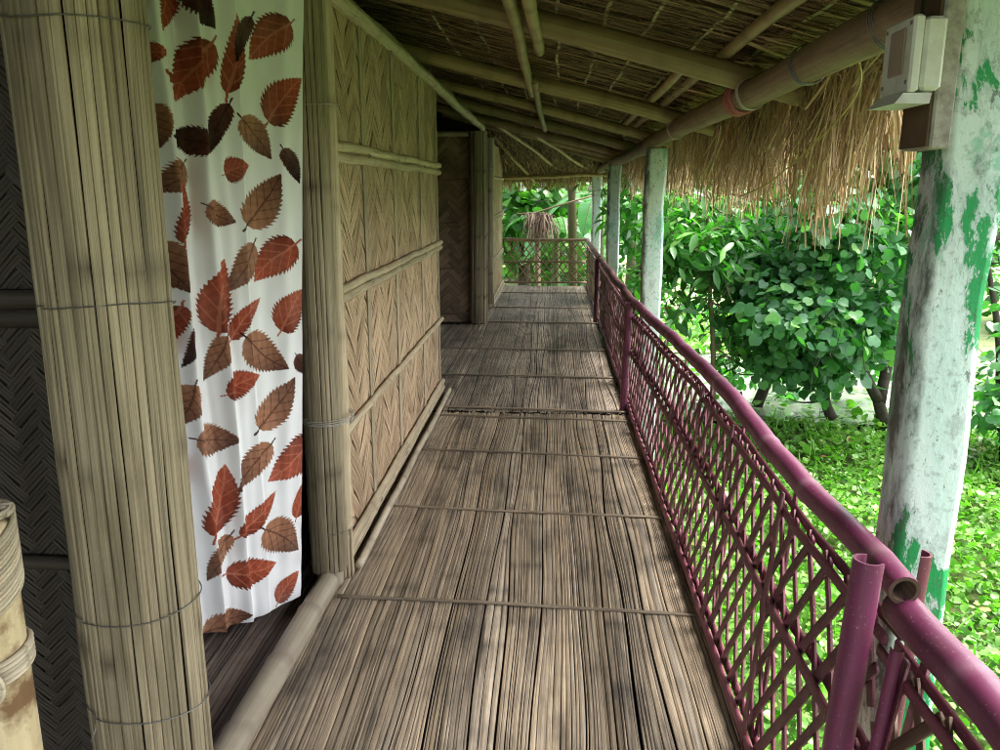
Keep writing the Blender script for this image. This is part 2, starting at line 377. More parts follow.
def wire_ring(mb, c, r, z, tilt=(0, 0), turns=1, rad=.0013, tail=True):
    n = 40 * turns; a = np.linspace(0, 2 * np.pi * turns, n) + 4.2
    zz = z + tilt[0] * np.cos(a) + tilt[1] * np.sin(a) + np.linspace(0, .006 * turns, n) + wob(n, .002, 3)
    P = np.stack([c[0] + r * np.cos(a), c[1] + r * np.sin(a), zz], -1)
    if tail:
        e = P[-1]; P = np.concatenate([P, [e + [.01, -.012, .004], e + [.018, -.03, -.012], e + [.014, -.04, -.03]]])
    tube(mb, P, rad, 5)

def woven_mat(mb, to3, a0, a1, b0, b1, w, flo=3, arch=.004, sub=3, lift=0., seed=0):
    """45 degree herringbone of flattened bamboo splits; to3(a, b, h) -> world points"""
    lg = np.random.default_rng(seed)
    q2 = math.sqrt(.5)
    imin = int(((a0 + b0) * q2) / w) - 4; imax = int(((a1 + b1) * q2) / w) + 4
    jmin = int(((b0 - a1) * q2) / w) - 4; jmax = int(((b1 - a0) * q2) / w) + 4
    rp = lg.random(4000); rq = lg.random(4000); per = 2 * flo
    def emit(p, q, dirp, line, rv):
        L = flo * w + w * .30; W = w * lg.uniform(.86, .97); skew = lg.uniform(-.03, .03)
        m = 6; s = np.linspace(-L / 2, L / 2, m); h = arch * (1 - (2 * s / L) ** 2) * lg.uniform(.7, 1.3) + lift
        c0 = (p, q)
        for k in range(sub):
            e0 = -W / 2 + W * k / sub; e1 = -W / 2 + W * (k + 1) / sub; g = w * .012
            off = lg.normal(0, .0007)
            T = np.array([e0 + g, (e0 + e1) / 2, e1 - g]); H = np.array([-.0012, .0006, -.0012]) + off
            ss = s[:, None] + 0 * T; tt = T[None] + skew * s[:, None]
            hh = h[:, None] + H[None]
            if dirp: P_, Q_ = c0[0] + ss, c0[1] + tt
            else: P_, Q_ = c0[0] + tt, c0[1] + ss
            A = (P_ - Q_) * q2; B = (P_ + Q_) * q2
            A = np.clip(A, a0, a1); B = np.clip(B, b0, b1)
            V = to3(A, B, hh); K = 3
            i, j = np.meshgrid(np.arange(m - 1), np.arange(K - 1), indexing='ij'); b = (i * K + j).ravel()
            UV = np.stack([ss + line * .7, tt + line * 1.3], -1)
            mb.add(V, [np.stack([b, b + 1, b + K + 1, b + K], 1)], UV, np.clip(rv + lg.normal(0, .12), 0, 1))
    for i in range(imin, imax):
        for j in range(jmin, jmax):
            mm = (i - j) % per
            if mm == 1 or (flo == 2 and mm == 0 and False):      # centre cell of a p-float (runs along i)
                ci, cj = i + .5 + (0 if flo == 3 else -.5 + 1), j + .5
                p, q = ci * w, cj * w; A, B = (p - q) * q2, (p + q) * q2
                if a0 - w < A < a1 + w and b0 - w < B < b1 + w: emit(p, q, True, j, rp[j % 4000])
            # q-floats: cells with mm>=flo for fixed i run along j (mm decreases with j)
            if mm == flo + 1:
                p, q = (i + .5) * w, (j + .5) * w; A, B = (p - q) * q2, (p + q) * q2
                if a0 - w < A < a1 + w and b0 - w < B < b1 + w: emit(p, q, False, i, rq[i % 4000])

def quad(mb, pts, rnd=.5):
    mb.add(pts, [np.array([[0, 1, 2, 3]])], [(0, 0), (1, 0), (1, 1), (0, 1)], rnd, smooth=False)

# ================================================================== DECK
Y1, YS, YE = -1.6, 5.40, 13.10
XL, XR = -.80, .55
def deck(mb, xl, xr, ya, yb, ztop, step=.055, panel=(.055, .145), node_gap=.42, skew=.018):
    m = int((yb - ya) / step); y = np.linspace(ya, yb, m)
    edges = [xl]
    while edges[-1] < xr - .07: edges.append(edges[-1] + rng.uniform(*panel))
    edges[-1] = xr
    E_ = []
    for k, e in enumerate(edges):
        E_.append(e + (0 if k in (0, len(edges) - 1) else 1) * wob(m, skew, (yb - ya) / 4))
    for k in range(len(edges) - 1):
        a, b = E_[k], E_[k + 1]
        gap = rng.choice([.0006, .001, .0018, .0034]); ns = max(3, int(round((edges[k + 1] - edges[k]) / rng.uniform(.011, .021))))
        fr = np.cumsum(np.concatenate([[0], rng.uniform(.4, 1.7, ns)])); fr /= fr[-1]
        nodes = np.arange(ya + rng.random() * node_gap, yb, node_gap * rng.uniform(.9, 1.1)); pr = rng.random(); pn = rng.uniform(.4, 1)
        zp = rng.normal(0, .0016)
        for q in range(ns):
            e0 = a + gap + (b - a - 2 * gap) * fr[q]; e1 = a + gap + (b - a - 2 * gap) * fr[q + 1]
            g = rng.choice([.0002, .0003, .0006, .0014]); sw = wob(m, .0012, (yb - ya) / 1.5)
            e0 = e0 + g + sw; e1 = e1 - g + sw * .6; wd = np.maximum(e1 - e0, .003); cx = (e0 + e1) / 2
            zz = ztop + zp + rng.normal(0, .0013) + wob(m, .0014, (yb - ya) / 1.2)
            nd = np.zeros(m)
            for nn in nodes:
                nd = np.maximum(nd, np.exp(-((y - nn - rng.normal(0, .006)) / .026) ** 2) * rng.uniform(.45, 1) * pn)
            yy0 = y.copy(); yy0[0] += rng.uniform(0, .03); yy0[-1] -= rng.uniform(0, .035)
            P = np.stack([cx, yy0, zz], -1)
            hw_ = wd / 2; ed = np.minimum(.0008, hw_ * .3)
            pf = np.stack([np.stack([x_, np.full(m, z_)], -1) for x_, z_ in ((-hw_, -.006), (-hw_ + ed * .5, -.0007), (-hw_ + ed * 2, 0), (0 * wd, .0003), (hw_ - ed * 2, 0), (hw_ - ed * .5, -.0007), (hw_, -.006))], 1)
            sweep(mb, P, pf, (1, 0, 0), (0, 0, 1), rnd=float(np.clip(pr * .55 + rng.random() * .45, 0, 1)), nd=nd)
b = MB()
deck(b, -.87, XR, Y1, YS, 0.0)
floor = solo('floor', b, M['floor'], kind='structure')
b = MB()
deck(b, -.87, XR + .015, YS + .02, YE, -.006, .08)
deck(b, -2.9, -.873, 5.86, 9.20, -.006, .1)
f2 = solo('floor', b, M['floor2'], kind='structure')
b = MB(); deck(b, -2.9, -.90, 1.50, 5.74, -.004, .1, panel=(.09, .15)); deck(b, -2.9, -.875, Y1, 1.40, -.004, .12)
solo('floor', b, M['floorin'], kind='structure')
b = MB()
box(b, (-3.1, Y1, -.040), (XR - .01, YE, -.020), .002)
for yy in np.arange(-1.4, 13., .62): box(b, (-3.0, yy - .04, -.13), (XR - .02, yy + .04, -.042), .004, 0)
solo('floor', b, M['dark'], kind='structure')

# thin cane strips laid across the deck, tied down: parts of the floor
def cross(y0, y1_, xl, xr, w, parent, t=.007):
    mb = MB(); m = 26; x = np.linspace(xl, xr, m)
    P = np.stack([x, np.linspace(y0, y1_, m) + wob(m, .005, 1.), .0055 + wob(m, .0012, 2.) + 0 * x], -1)
    nd = np.exp(-((x - rng.uniform(xl, xr)) / .01) ** 2)
    flat_strip(mb, P, w, t, (0, 1, 0), (0, 0, 1), nd=nd)
    return part('cross_strip', mb, M['strip'], parent)
for y0, y1_, w, p in [(1.62, 1.55, .016, floor), (2.76, 2.70, .017, floor), (3.66, 3.59, .017, floor), (4.55, 4.46, .022, floor), (5.30, 5.22, .03, floor), (5.56, 5.45, .03, f2),
                      (6.56, 6.50, .035, f2), (7.72, 7.66, .035, f2), (9.33, 9.30, .05, f2), (10.55, 10.5, .045, f2), (12.1, 12.1, .05, f2)]:
    cross(y0, y1_, -.79 if y0 < 5.4 or y0 > 9.25 else -1.6, XR - .01, w, p)

# threshold pole in the doorway
b = MB(); bamboo_pole(b, (-.842, 1.50, .040), (-.832, 2.80, .040), .043, nodes=.30, bend=.004, sep=.02, n=20)
solo('threshold_pole', b, M['pole'], 'smooth pale bamboo pole lying on the floor as the sill under the leaf curtain', 'bamboo pole', (-.84, 2.1, 0))
# skirting split bamboo along the foot of the near side wall
# ================================================================== POSTS OF THE HOUSE
def corner_post(x, y, r, label, z1=2.16, group='strip-clad house posts'):
    root = thing('clad_post', label, 'post', (x, y, 0), group)
    s = MB(); c = MB()
    strip_bundle(s, c, (x, y), r, .01, z1, 17, node_z=(.34, .66, 1.02, 1.36, 1.74))
    part('cladding', s, M['post'], root); part('core', c, M['dark'], root)
    for z, t in ((.53, (-.01, -.012)), (.735, (.002, -.004)), (1.30, (.006, -.014)), (1.76, (.002, .004))):
        w = MB(); wire_ring(w, (x, y), r + .0075, z, t, 1, tail=z in (.53,)); part('binding_wire', w, M['wire'], root)
    return root
p1 = corner_post(-.78, 1.375, .105, 'broad bamboo-strip clad post close to the camera, left of the leaf curtain')
p2 = copy_tree(p1); p2.location = (-.825, 9.26, -.03); p2.rotation_euler.z = 2.1
p2['label'] = 'distant bamboo-strip clad post at the corner of the brown recess wall'

def door_post(x, y, r, label):
    root = thing('door_post', label, 'post', (x, y, 0), 'posts on the far side of each doorway')
    s = MB(); c = MB()
    strip_bundle(s, c, (x, y), r, .06, 2.16, 9, node_z=(.45, .98, 1.5), jit=.003, rag=.015)
    part('cladding', s, M['post'], root); part('core', c, M['dark'], root)
    st = MB(); bamboo_pole(st, (x, y, -.005), (x, y, .09), r * .72, nodes=.2, bend=0); part('stump', st, M['pole'], root)
    e = MB(); bamboo_pole(e, (x + .055, y + .075, .0), (x + .055, y + .075, 2.16), .026, nodes=.42, bend=.004); part('edge_pole', e, M['rail_b'], root)
    for k in range(3):
        w = MB(); split_rail(w, (x + .05 + .012 * k, y + .03 + .012 * k, .0), (x + .05 + .012 * k, y + .032 + .012 * k, .16 + .02 * k), .012, .005, (0, -1, 0), .001); part('splinter', w, M['rail_b'], root)
    w = MB(); wire_ring(w, (x + .01, y + .02), r + .028, .66, (0, .004), 4, .0016, False); part('binding_wire', w, M['string'], root)
    w = MB(); wire_ring(w, (x + .01, y + .02), r + .02, .235, (0, .004), 1, .0013, False); part('binding_wire', w, M['wire'], root)
    w = MB(); wire_ring(w, (x + .01, y + .02), r + .022, 1.78, (.004, .002), 1, .0013); part('binding_wire', w, M['string'], root)
    return root
d1 = door_post(-.845, 2.87, .072, 'slim bamboo-clad door post right of the leaf curtain, tied with white cord')
d2 = copy_tree(d1); d2.location = (-.82, 10.55, -.02); d2['label'] = 'far bamboo-clad door post beside the blue cloth'

# ================================================================== WALLS
def side_wall(name, label, x, ya, yb, za, zb, mats, w, battens, rails, seed, group):
    root = thing(name, label, 'wall', (x, (ya + yb) / 2, 0), group)
    mb = MB(); woven_mat(mb, lambda A, B, h: np.stack([x + h, A, B], -1), ya, yb, za, zb, w, 3, .0035, 5, seed=seed)
    quad(mb, [(x - .008, ya, za), (x - .008, yb, za), (x - .008, yb, zb), (x - .008, ya, zb)], .1)
    part('woven_mat', mb, mats[0], root)
    for yy in battens:
        bb = MB(); split_rail(bb, (x + .006, yy, za), (x + .006, yy + rng.normal(0, .012), zb), .055, .006, (1, 0, 0), .003, .5); part('upright_batten', bb, mats[1], root)
    for zz, dbl, th in rails:
        bb = MB()
        split_rail(bb, (x + .012, ya - .01, zz), (x + .012, yb + .03, zz + .004), th, .022, (1, 0, 0), .0035, .45)
        if dbl: split_rail(bb, (x + .012, ya - .01, zz - th * 1.02), (x + .012, yb + .03, zz - th * 1.02 + .004), th, .02, (1, 0, 0), .0035, .45)
        rl = part('cross_rail', bb, mats[1], root)
        tie = MB()
        for yy in battens[1:-1]:
            for k in (-.01, .012):
                P = [(x + .004, yy + k, zz - th * (1.6 if dbl else .6)), (x + .036, yy + k, zz - th * (.5 if dbl else 0)), (x + .004, yy + k + .004, zz + th * .6)]
                tube(tie, np.array(P), .0014, 4)
        part('tie', tie, M['wire'], rl)
    return root
side_wall('side_wall', 'straw-coloured woven bamboo wall panel lining the left of the veranda behind the door post', -.808, 2.95, 5.80, .03, 2.17, (M['mat'], M['rail_b']), .078,
          [2.99, 3.52, 4.20, 5.05, 5.77], [(1.66, True, .04), (1.13, True, .036), (.58, False, .034), (.115, True, .045)], 3, 'woven bamboo side walls')
side_wall('side_wall', 'distant woven bamboo wall panel beside the far end lattice', -.79, 10.66, 13.05, .0, 2.1, (M['mat'], M['rail_b']), .07,
          [10.7, 11.3, 12.1, 13.0], [(1.66, False, .045), (1.15, True, .036), (.58, True, .036), (.06, True, .05)], 4, 'woven bamboo side walls')
def front_wall(label, y, xa, xb, za, zb, mat, w, rails, rmat, seed, group):
    root = thing('front_wall', label, 'wall', ((xa + xb) / 2, y, 0), group)
    mb = MB(); woven_mat(mb, lambda A, B, h: np.stack([A, y - h, B], -1), xa, xb, za, zb, w, 3, .0025, 3, seed=seed)
    quad(mb, [(xa, y + .008, za), (xb, y + .008, za), (xb, y + .008, zb), (xa, y + .008, zb)], .1)
    part('woven_mat', mb, mat, root)
    for zz, th in rails:
        bb = MB(); split_rail(bb, (xa, y - .008, zz), (xb, y - .008, zz + .005), th, .02, (0, -1, 0), .004, .4)
        if th > .034: split_rail(bb, (xa, y - .008, zz - th), (xb, y - .008, zz - th + .005), th, .02, (0, -1, 0), .004, .4)
        part('cross_rail', bb, rmat, root)
    return root
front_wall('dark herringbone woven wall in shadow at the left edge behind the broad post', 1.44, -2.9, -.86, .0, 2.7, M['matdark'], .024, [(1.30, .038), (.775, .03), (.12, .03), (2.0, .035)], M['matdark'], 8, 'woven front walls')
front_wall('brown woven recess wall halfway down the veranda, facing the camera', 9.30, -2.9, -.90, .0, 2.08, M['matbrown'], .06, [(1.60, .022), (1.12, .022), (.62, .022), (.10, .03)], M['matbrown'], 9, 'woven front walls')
# added unseen rear wall: blocks light so the rooms and recess stay dark
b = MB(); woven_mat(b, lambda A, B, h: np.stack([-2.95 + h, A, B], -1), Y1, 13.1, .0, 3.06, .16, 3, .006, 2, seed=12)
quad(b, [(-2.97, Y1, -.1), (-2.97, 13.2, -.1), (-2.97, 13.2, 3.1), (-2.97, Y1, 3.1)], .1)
solo('light_blocking_rear_wall', b, M['matdark'], 'unseen near-black woven wall added behind the bamboo house to block light', 'wall', (-2.95, 5, 0))
b = MB(); woven_mat(b, lambda A, B, h: np.stack([A, 5.815 + h, B], -1), -2.9, -.84, .0, 2.2, .08, 3, .004, 2, seed=13)
quad(b, [(-2.9, 5.80, 0), (-.83, 5.80, 0), (-.83, 5.80, 2.5), (-2.9, 5.80, 2.5)], .1)
solo('end_wall', b, M['matbrown'], 'woven end wall of the near room, edge-on at the recess', 'wall', (-1.8, 5.8, 0))
b = MB(); woven_mat(b, lambda A, B, h: np.stack([A, 13.10 + h, B], -1), -2.95, -.80, .0, 2.9, .12, 3, .005, 2, seed=14)  # added gable wall shuts out the light leak at the far end
quad(b, [(-2.95, 13.09, -.1), (-.80, 13.09, -.1), (-.80, 13.09, 3.0), (-2.95, 13.09, 3.0)], .1)
solo('light_blocking_gable', b, M['matbrown'], 'woven gable wall added to stop light leaking in at the far end of the house', 'wall', (-1.9, 13.1, 0))
# base pole sticking out at the foot of the near side wall
for ya, yb, r, lab in ((2.98, 5.95, .017, 'long bamboo skirting pole along the foot of the near side wall'), (10.6, 13.05, .026, 'short far skirting pole below the distant wall panel')):
    b = MB(); bamboo_pole(b, (-.757, ya, .022), (-.757, yb, .022), r, nodes=.4, bend=.004)
    solo('skirting_pole', b, M['pole'], lab, 'bamboo pole', (-.757, (ya + yb) / 2, 0), 'skirting poles')

# ================================================================== ROOF
def roof_z(x): return 2.42 - .25 * (x + .8)
XE = 1.16
b = MB(); bamboo_pole(b, (-.80, 1.0, 2.195), (-.80, 9.6, 2.185), .034, nodes=.45)
bamboo_pole(b, (-.845, 1.2, 2.25), (-.84, 9.3, 2.245), .026, nodes=.45)
solo('wall_plate', b, M['rail_b'], 'long greenish bamboo pole running along the top of the left wall', 'beam', (-.8, 5, 2.19))
b = MB(); bamboo_pole(b, (-2.9, 9.25, 2.13), (-.72, 9.25, 2.11), .03)
solo('lintel_pole', b, M['rail_b'], 'short bamboo pole across the top of the brown recess wall', 'beam', (-1.5, 9.25, 2.12))
# main log beam on the painted posts
b = MB(); m = 90; P = lerp((.80, .9, 1.90), (.735, 13.4, 1.80), m); P[:, 0] += wob(m, .012, 3); P[:, 2] += wob(m, .008, 3)
tube(b, P, .056 + wob(m, .003, 6), 18, nd=np.clip(wob(m, 1, 9), 0, 1))
BP = P
beam = thing('log_beam', 'thick rounded log beam under the rafters, carried by the painted posts', 'beam', (.78, 6, 1.85))
part('log', b, M['beam'], beam)
for yy, mt in ((3.42, 'string'), (3.55, 'ragpink'), (3.63, 'ragpink'), (2.75, 'wire'), (5.33, 'string'), (2.1, 'wire')):
    w = MB(); k = 5 if mt == 'ragpink' else 3
    cx, cz = np.interp(yy, BP[:, 1], BP[:, 0]), np.interp(yy, BP[:, 1], BP[:, 2])
    a = np.linspace(0, 6.28 * k, 30 * k); P = np.stack([cx + (.060 + .004 * np.sin(a * 3)) * np.cos(a), yy + np.linspace(-.02, .03, len(a)) + .01 * np.sin(a), cz + .062 * np.sin(a)], -1)
    tube(w, P, .006 if mt == 'ragpink' else .002, 5); part('lashing', w, M[mt], beam)
# end beam
b = MB(); bamboo_pole(b, (-.95, 13.22, 1.70), (1.0, 13.22, 1.735), .032); solo('end_beam', b, M['rafter'], 'thin bamboo pole across the far end of the veranda above the lattice', 'beam', (0, 13.22, 1.7))
# rafters
def rafter_mb(r, x1):
    mb = MB(); z0 = lambda x: 2.335 - .25 * (x + .8)
    bamboo_pole(mb, (-1.5, 0, z0(-1.5)), (x1, 0, z0(x1)), r, nodes=.36, bend=.008, n=18); return mb
labs = {3.5: 'nearest bamboo rafter, the thick one crossing the top centre of the ceiling', 5.32: 'second bamboo rafter, behind the nearest one', 7.05: 'third bamboo rafter, in the middle of the ceiling',
        8.7: 'fourth bamboo rafter, above the brown recess wall', 10.2: 'fifth bamboo rafter, third from the far end beam', 11.4: 'sixth bamboo rafter, second from the far end beam', 12.4: 'last bamboo rafter, closest to the far end beam', 1.72: 'bamboo rafter directly overhead, at the near end'}
protos = []
for i, (yy, lab) in enumerate(labs.items()):
    if i < 3:
        o = solo('rafter', rafter_mb((.049, .046, .04)[i], (1.08, 1.04, .98)[i]), M['rafter'], lab, 'rafter', (0, 0, 0), 'bamboo rafters'); protos.append(o)
    else:
        o = protos[i % 3].copy(); COL.objects.link(o); o['label'] = lab
    o.location = (0, yy, (.0, -.012, -.005)[i % 3]); o.rotation_euler = (0, 0, (0, .012, -.01)[i % 3])
# hip rafters fanning to the far corner
for k, (a, c, lab) in enumerate([((-.70, 10.6, 2.30), (.15, 13.45, 1.80), 'slanting hip pole reaching down to the middle of the far end beam'), ((-.85, 12.0, 2.25), (-.28, 13.5, 1.62), 'short hip pole whose end pokes below the far end beam'), ((-.3, 10.6, 2.22), (.62, 13.4, 1.80), 'longest slanting hip pole near the far corner of the roof')]):
    b = MB(); bamboo_pole(b, a, c, .026); solo('hip_pole', b, M['rafter'], lab, 'rafter', a, 'hip poles at the far end')
# purlin sticks tied under the thatch along the veranda
PX = [(-.17, 1.2, 5.7), (-.10, 2.0, 3.9), (-.12, 5.0, 9.0), (.60, 3.9, 8.), (.68, 1.2, 8.5)]
plabs = ['longer of two paired bamboo sticks crossing the nearest rafter', 'shorter of two paired bamboo sticks crossing the nearest rafter', 'bamboo stick continuing over the third and fourth rafters', 'bamboo stick lying under the thatch a hand left of the log beam', 'long bamboo stick running just above and beside the log beam']
for (x, ya, yb), lab in zip(PX, plabs):
    b = MB(); z = roof_z(x) - .075 if x < .5 else roof_z(x) - .015
    if x < .5: z = roof_z(x) - .132 if lab.startswith('longer') or lab.startswith('shorter') else roof_z(x) - .125
    bamboo_pole(b, (x, ya, z), (x + .03, yb, z), .024 if x < .5 else .024, nodes=.3, bend=.006); solo('purlin_stick', b, M['rafter'], lab, 'bamboo stick', (x, ya, z), 'purlin sticks')

roof = thing('thatch_roof', 'brown straw thatch roof over the veranda with a shaggy hanging fringe', 'roof', (.2, 6, 2.2))
b = MB()
n = 60
def rslab(x0, x1, y0, y1, dz):
    return [(x0, y0, roof_z(x0) + dz), (x1, y0, roof_z(x1) + dz), (x1, y1, roof_z(x1) + dz), (x0, y1, roof_z(x0) + dz)]
for dz in (.045, .16): quad(b, rslab(-3.1, XE + .05, -1.8, 13.16, dz))
# hip end slope
def hip_z(y): return 2.42 - (y - 11.2) * .33
for dz in (.03, .13): quad(b, [(-3.1, 11.6, hip_z(11.6) + dz + .1), (1.15, 11.6, hip_z(11.6) + dz + .1), (1.15, 13.7, hip_z(13.7) + dz), (-3.1, 13.7, hip_z(13.7) + dz)])
quad(b, [(1.21, -1.8, roof_z(1.21) + .04), (1.21, 13., roof_z(1.21) + .04), (1.21, 13., roof_z(1.21) + .17), (1.21, -1.8, roof_z(1.21) + .17)])
part('thatch_backing', b, M['thatchbase'], roof)
# straws lying down the slope
b = MB()
def straw(mb, P, w, rnd=None, mat=0, U=None):
    P = np.asarray(P, float); T = P[-1] - P[0]; T = T / (np.linalg.norm(T) + 1e-9)
    r = rng.normal(size=3) if U is None else np.asarray(U) + rng.normal(size=3) * .5
    S = np.cross(T, r); S /= np.linalg.norm(S) + 1e-9
    m = len(P); ww = w * np.linspace(1, .5, m)
    V = np.stack([P - S * ww[:, None] / 2, P + S * ww[:, None] / 2], 1)
    i = np.arange(m - 1) * 2; F = np.stack([i, i + 1, i + 3, i + 2], 1)
    L = np.concatenate([[0], np.cumsum(np.linalg.norm(np.diff(P, axis=0), axis=1))])
    UV = np.stack([np.stack([L, 0 * L], -1), np.stack([L, 0 * L + w], -1)], 1)
    mb.add(V, [F], UV, rng.random() if rnd is None else rnd, mat=mat)
for k in range(9500):
    x = rng.uniform(-1.1, 1.1); y = 1.2 + 11.2 * rng.random() ** 1.5; L = rng.uniform(.2, .75); a = rng.normal(0, .05) if rng.random() < .8 else rng.normal(0, .7)
    m = 4; s = np.linspace(-.5, .5, m) * L
    X = x + s * math.cos(a); Yy = y + s * math.sin(a) + wob(m, .006)
    hang = rng.random() ** 3 * .035
    if rng.random() < .04: hang += .03 * np.linspace(0, 1, m)
    straw(b, np.stack([X, Yy, roof_z(X) + .038 - .03 * rng.random() - hang], -1), rng.uniform(.003, .009), U=(0, 0, 1))
for k in range(1500):
    x = rng.uniform(-1.0, 1.1); y = rng.uniform(11.6, 13.5); s = np.linspace(-.5, .5, 3) * rng.uniform(.2, .5)
    straw(b, np.stack([x + s * rng.normal(0, .25), y + s, hip_z(y + s) + .02 - .03 * rng.random()], -1), rng.uniform(.005, .012), U=(0, 0, 1))
part('thatch_straw', b, M['thatch'], roof)
# pale split sticks that stitch the thatch courses (parts of the roof)
for k, x in enumerate(np.arange(-.62, 1.12, .20)):
    b = MB(); x = x + rng.normal(0, .02); m = 60; y = np.linspace(1.5, 12.2, m)
    seg = [(1.5 + rng.random(), 6.2), (6.0, 12.0)]
    for ya, yb in seg:
        P = lerp((x, ya, roof_z(x) - .002), (x + rng.normal(0, .02), yb, roof_z(x) - .002), 50); P[:, 0] += wob(50, .008, 4); P[:, 2] += wob(50, .006, 5) + .012
        flat_strip(b, P, .014, .006, (1, 0, 0), (0, 0, 1))
    part('stitch_stick', b, M['rail_b'], roof)
# hanging fringe along the eave
def fringe(mb, x0, y, n, zr, spread, L=.5, conv=.45):
    lean = rng.normal(0, .09); ox = rng.normal(.03, .06); cr_ = rng.random()
    for k in range(n):
        c = rng.normal(0, 1); Lk = L * rng.uniform(.5, 1.0) if rng.random() < .88 else L * rng.uniform(1.0, 1.22)
        m = 8; t = np.linspace(0, 1, m); back = rng.uniform(.04, .28); o = ox + rng.normal(0, .05)
        hx = -back + (back + o) * np.minimum(1, t * 2.6) + rng.normal(0, .03) * t ** 2
        drop = Lk * np.clip((t - .22) / .78, 0, 1) ** 1.15 + .25 * np.minimum(hx, .1)
        yy = y + c * spread * (1 - (1 - conv) * t) + lean * t * L * 2 + rng.normal(0, .03) * t ** 2 + .012 * rng.normal() * np.sin(t * 4)
        P = np.stack([x0 + hx, yy, zr + rng.normal(0, .025) - drop], -1)
        kx = int(rng.integers(2, 6)); P[kx:, 1] += rng.normal(0, .02) * (np.arange(8 - kx) + .3) * (rng.random() < .4); P[kx:, 0] += rng.normal(0, .012) * (np.arange(8 - kx) + .3)
        straw(mb, P, rng.choice([.003, .005, .007, .010, .014]) * rng.uniform(.8, 1.2), float(np.clip(cr_ * .5 + rng.random() * .5, 0, 1)))
b = MB()
y = 2.72
while y < 13.2:
    dy = rng.uniform(.07, .13) * (1 if y < 6 else 1.3); y += dy
    L = rng.uniform(.36, .54)
    if rng.random() < .25: L = rng.uniform(.5, .60)
    if y < 2.95: L *= .7
    fringe(b, 1.08 + rng.normal(0, .03), y, 110 if y < 6 else 60, roof_z(1.1) + .035, rng.uniform(.05, .09), L, rng.uniform(.1, .6))
    if y > 2.7: fringe(b, 1.14 + rng.normal(0, .03), y + .04, 30, roof_z(1.15) + .06, .07, rng.uniform(.22, .4), .9)
for k in range(44): fringe(b, 1.10, rng.uniform(.2, 1.9), 40, roof_z(1.12) + .08, .05, rng.uniform(.1, .22), .9)
part('eave_fringe', b, M['fringe'], roof)
b = MB()
for k in range(900):   # far end fringe
    x = rng.uniform(-1.0, 1.15); L = rng.uniform(.08, .24); t = np.linspace(0, 1, 4)
    P = np.stack([x + rng.normal(0, .03) * t, 13.5 + .12 * t + rng.normal(0, .03), 1.715 + rng.normal(0, .02) - L * t ** 1.2], -1)
    straw(b, P, rng.uniform(.006, .016))
part('end_fringe', b, M['fringe'], roof)
# loose sticks under the eave overhang
b = MB()
for k in range(240):
    y = rng.uniform(1.2, 6.5); x = rng.uniform(.85, 1.1); s = np.linspace(-.5, .5, 3) * rng.uniform(.2, .5); a = rng.normal(.0, .5)
    straw(b, np.stack([x + s * math.cos(a), y + s * math.sin(a), roof_z(x + s * math.cos(a)) + .0 - .03 * rng.random()], -1), rng.uniform(.005, .014), U=(0, 0, 1))
part('overhang_sticks', b, M['fringe'], roof)

# dangling yellow cord from the log beam
b = MB(); ctrl = np.array([(.80, 2.42, 1.93), (.87, 2.45, 1.80), (.87, 2.6, 1.72), (.85, 2.9, 1.62), (.84, 3.3, 1.52), (.82, 3.7, 1.47)])
t = np.linspace(0, 5, 40); P = np.stack([np.interp(t, range(6), ctrl[:, i]) for i in range(3)], -1)
for _ in range(6): P[1:-1] = (P[:-2] + P[2:] + P[1:-1]) / 3
tube(b, P, .0028, 6); solo('cord', b, M['cord'], 'thin yellow cord hanging in a curve from the log beam', 'cord', (.8, 2.4, 1.9))
b = MB(); t = np.linspace(0, 1, 14); P = np.stack([.80 + .03 * np.sin(t * 5), 4.2 + .15 * t, 1.80 - .2 * t + .05 * np.sin(t * 6)], -1)
tube(b, P, .0022, 5); solo('cord', b, M['string'], 'short pale twine end dangling below the log beam', 'cord', (.8, 4.2, 1.8))

# ================================================================== PAINTED POSTS
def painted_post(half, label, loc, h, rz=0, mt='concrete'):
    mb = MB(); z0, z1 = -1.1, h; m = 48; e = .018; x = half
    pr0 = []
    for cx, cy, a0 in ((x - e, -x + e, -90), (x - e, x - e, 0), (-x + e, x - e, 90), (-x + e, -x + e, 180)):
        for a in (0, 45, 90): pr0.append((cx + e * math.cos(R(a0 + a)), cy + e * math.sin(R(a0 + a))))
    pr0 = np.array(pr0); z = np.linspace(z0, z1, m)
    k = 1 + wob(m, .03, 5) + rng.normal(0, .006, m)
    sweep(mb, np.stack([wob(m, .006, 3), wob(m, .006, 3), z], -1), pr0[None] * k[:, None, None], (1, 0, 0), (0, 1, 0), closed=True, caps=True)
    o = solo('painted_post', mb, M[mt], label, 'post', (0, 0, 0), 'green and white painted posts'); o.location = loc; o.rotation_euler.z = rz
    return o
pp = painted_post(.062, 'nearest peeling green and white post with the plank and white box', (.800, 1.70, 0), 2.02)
for loc, lab, rz in (((.775, 6.35, 0), 'second green and white post, just behind the start of the brown railing', math.pi / 2),
                     ((.74, 10.0, 0), 'third green and white post, slim and far along the railing', math.pi),
                     ((.715, 13.30, 0), 'farthest green and white post at the corner of the end lattice', -math.pi / 2)):
    o = painted_post(.074, lab, loc, 1.80, 0, 'concrete2')
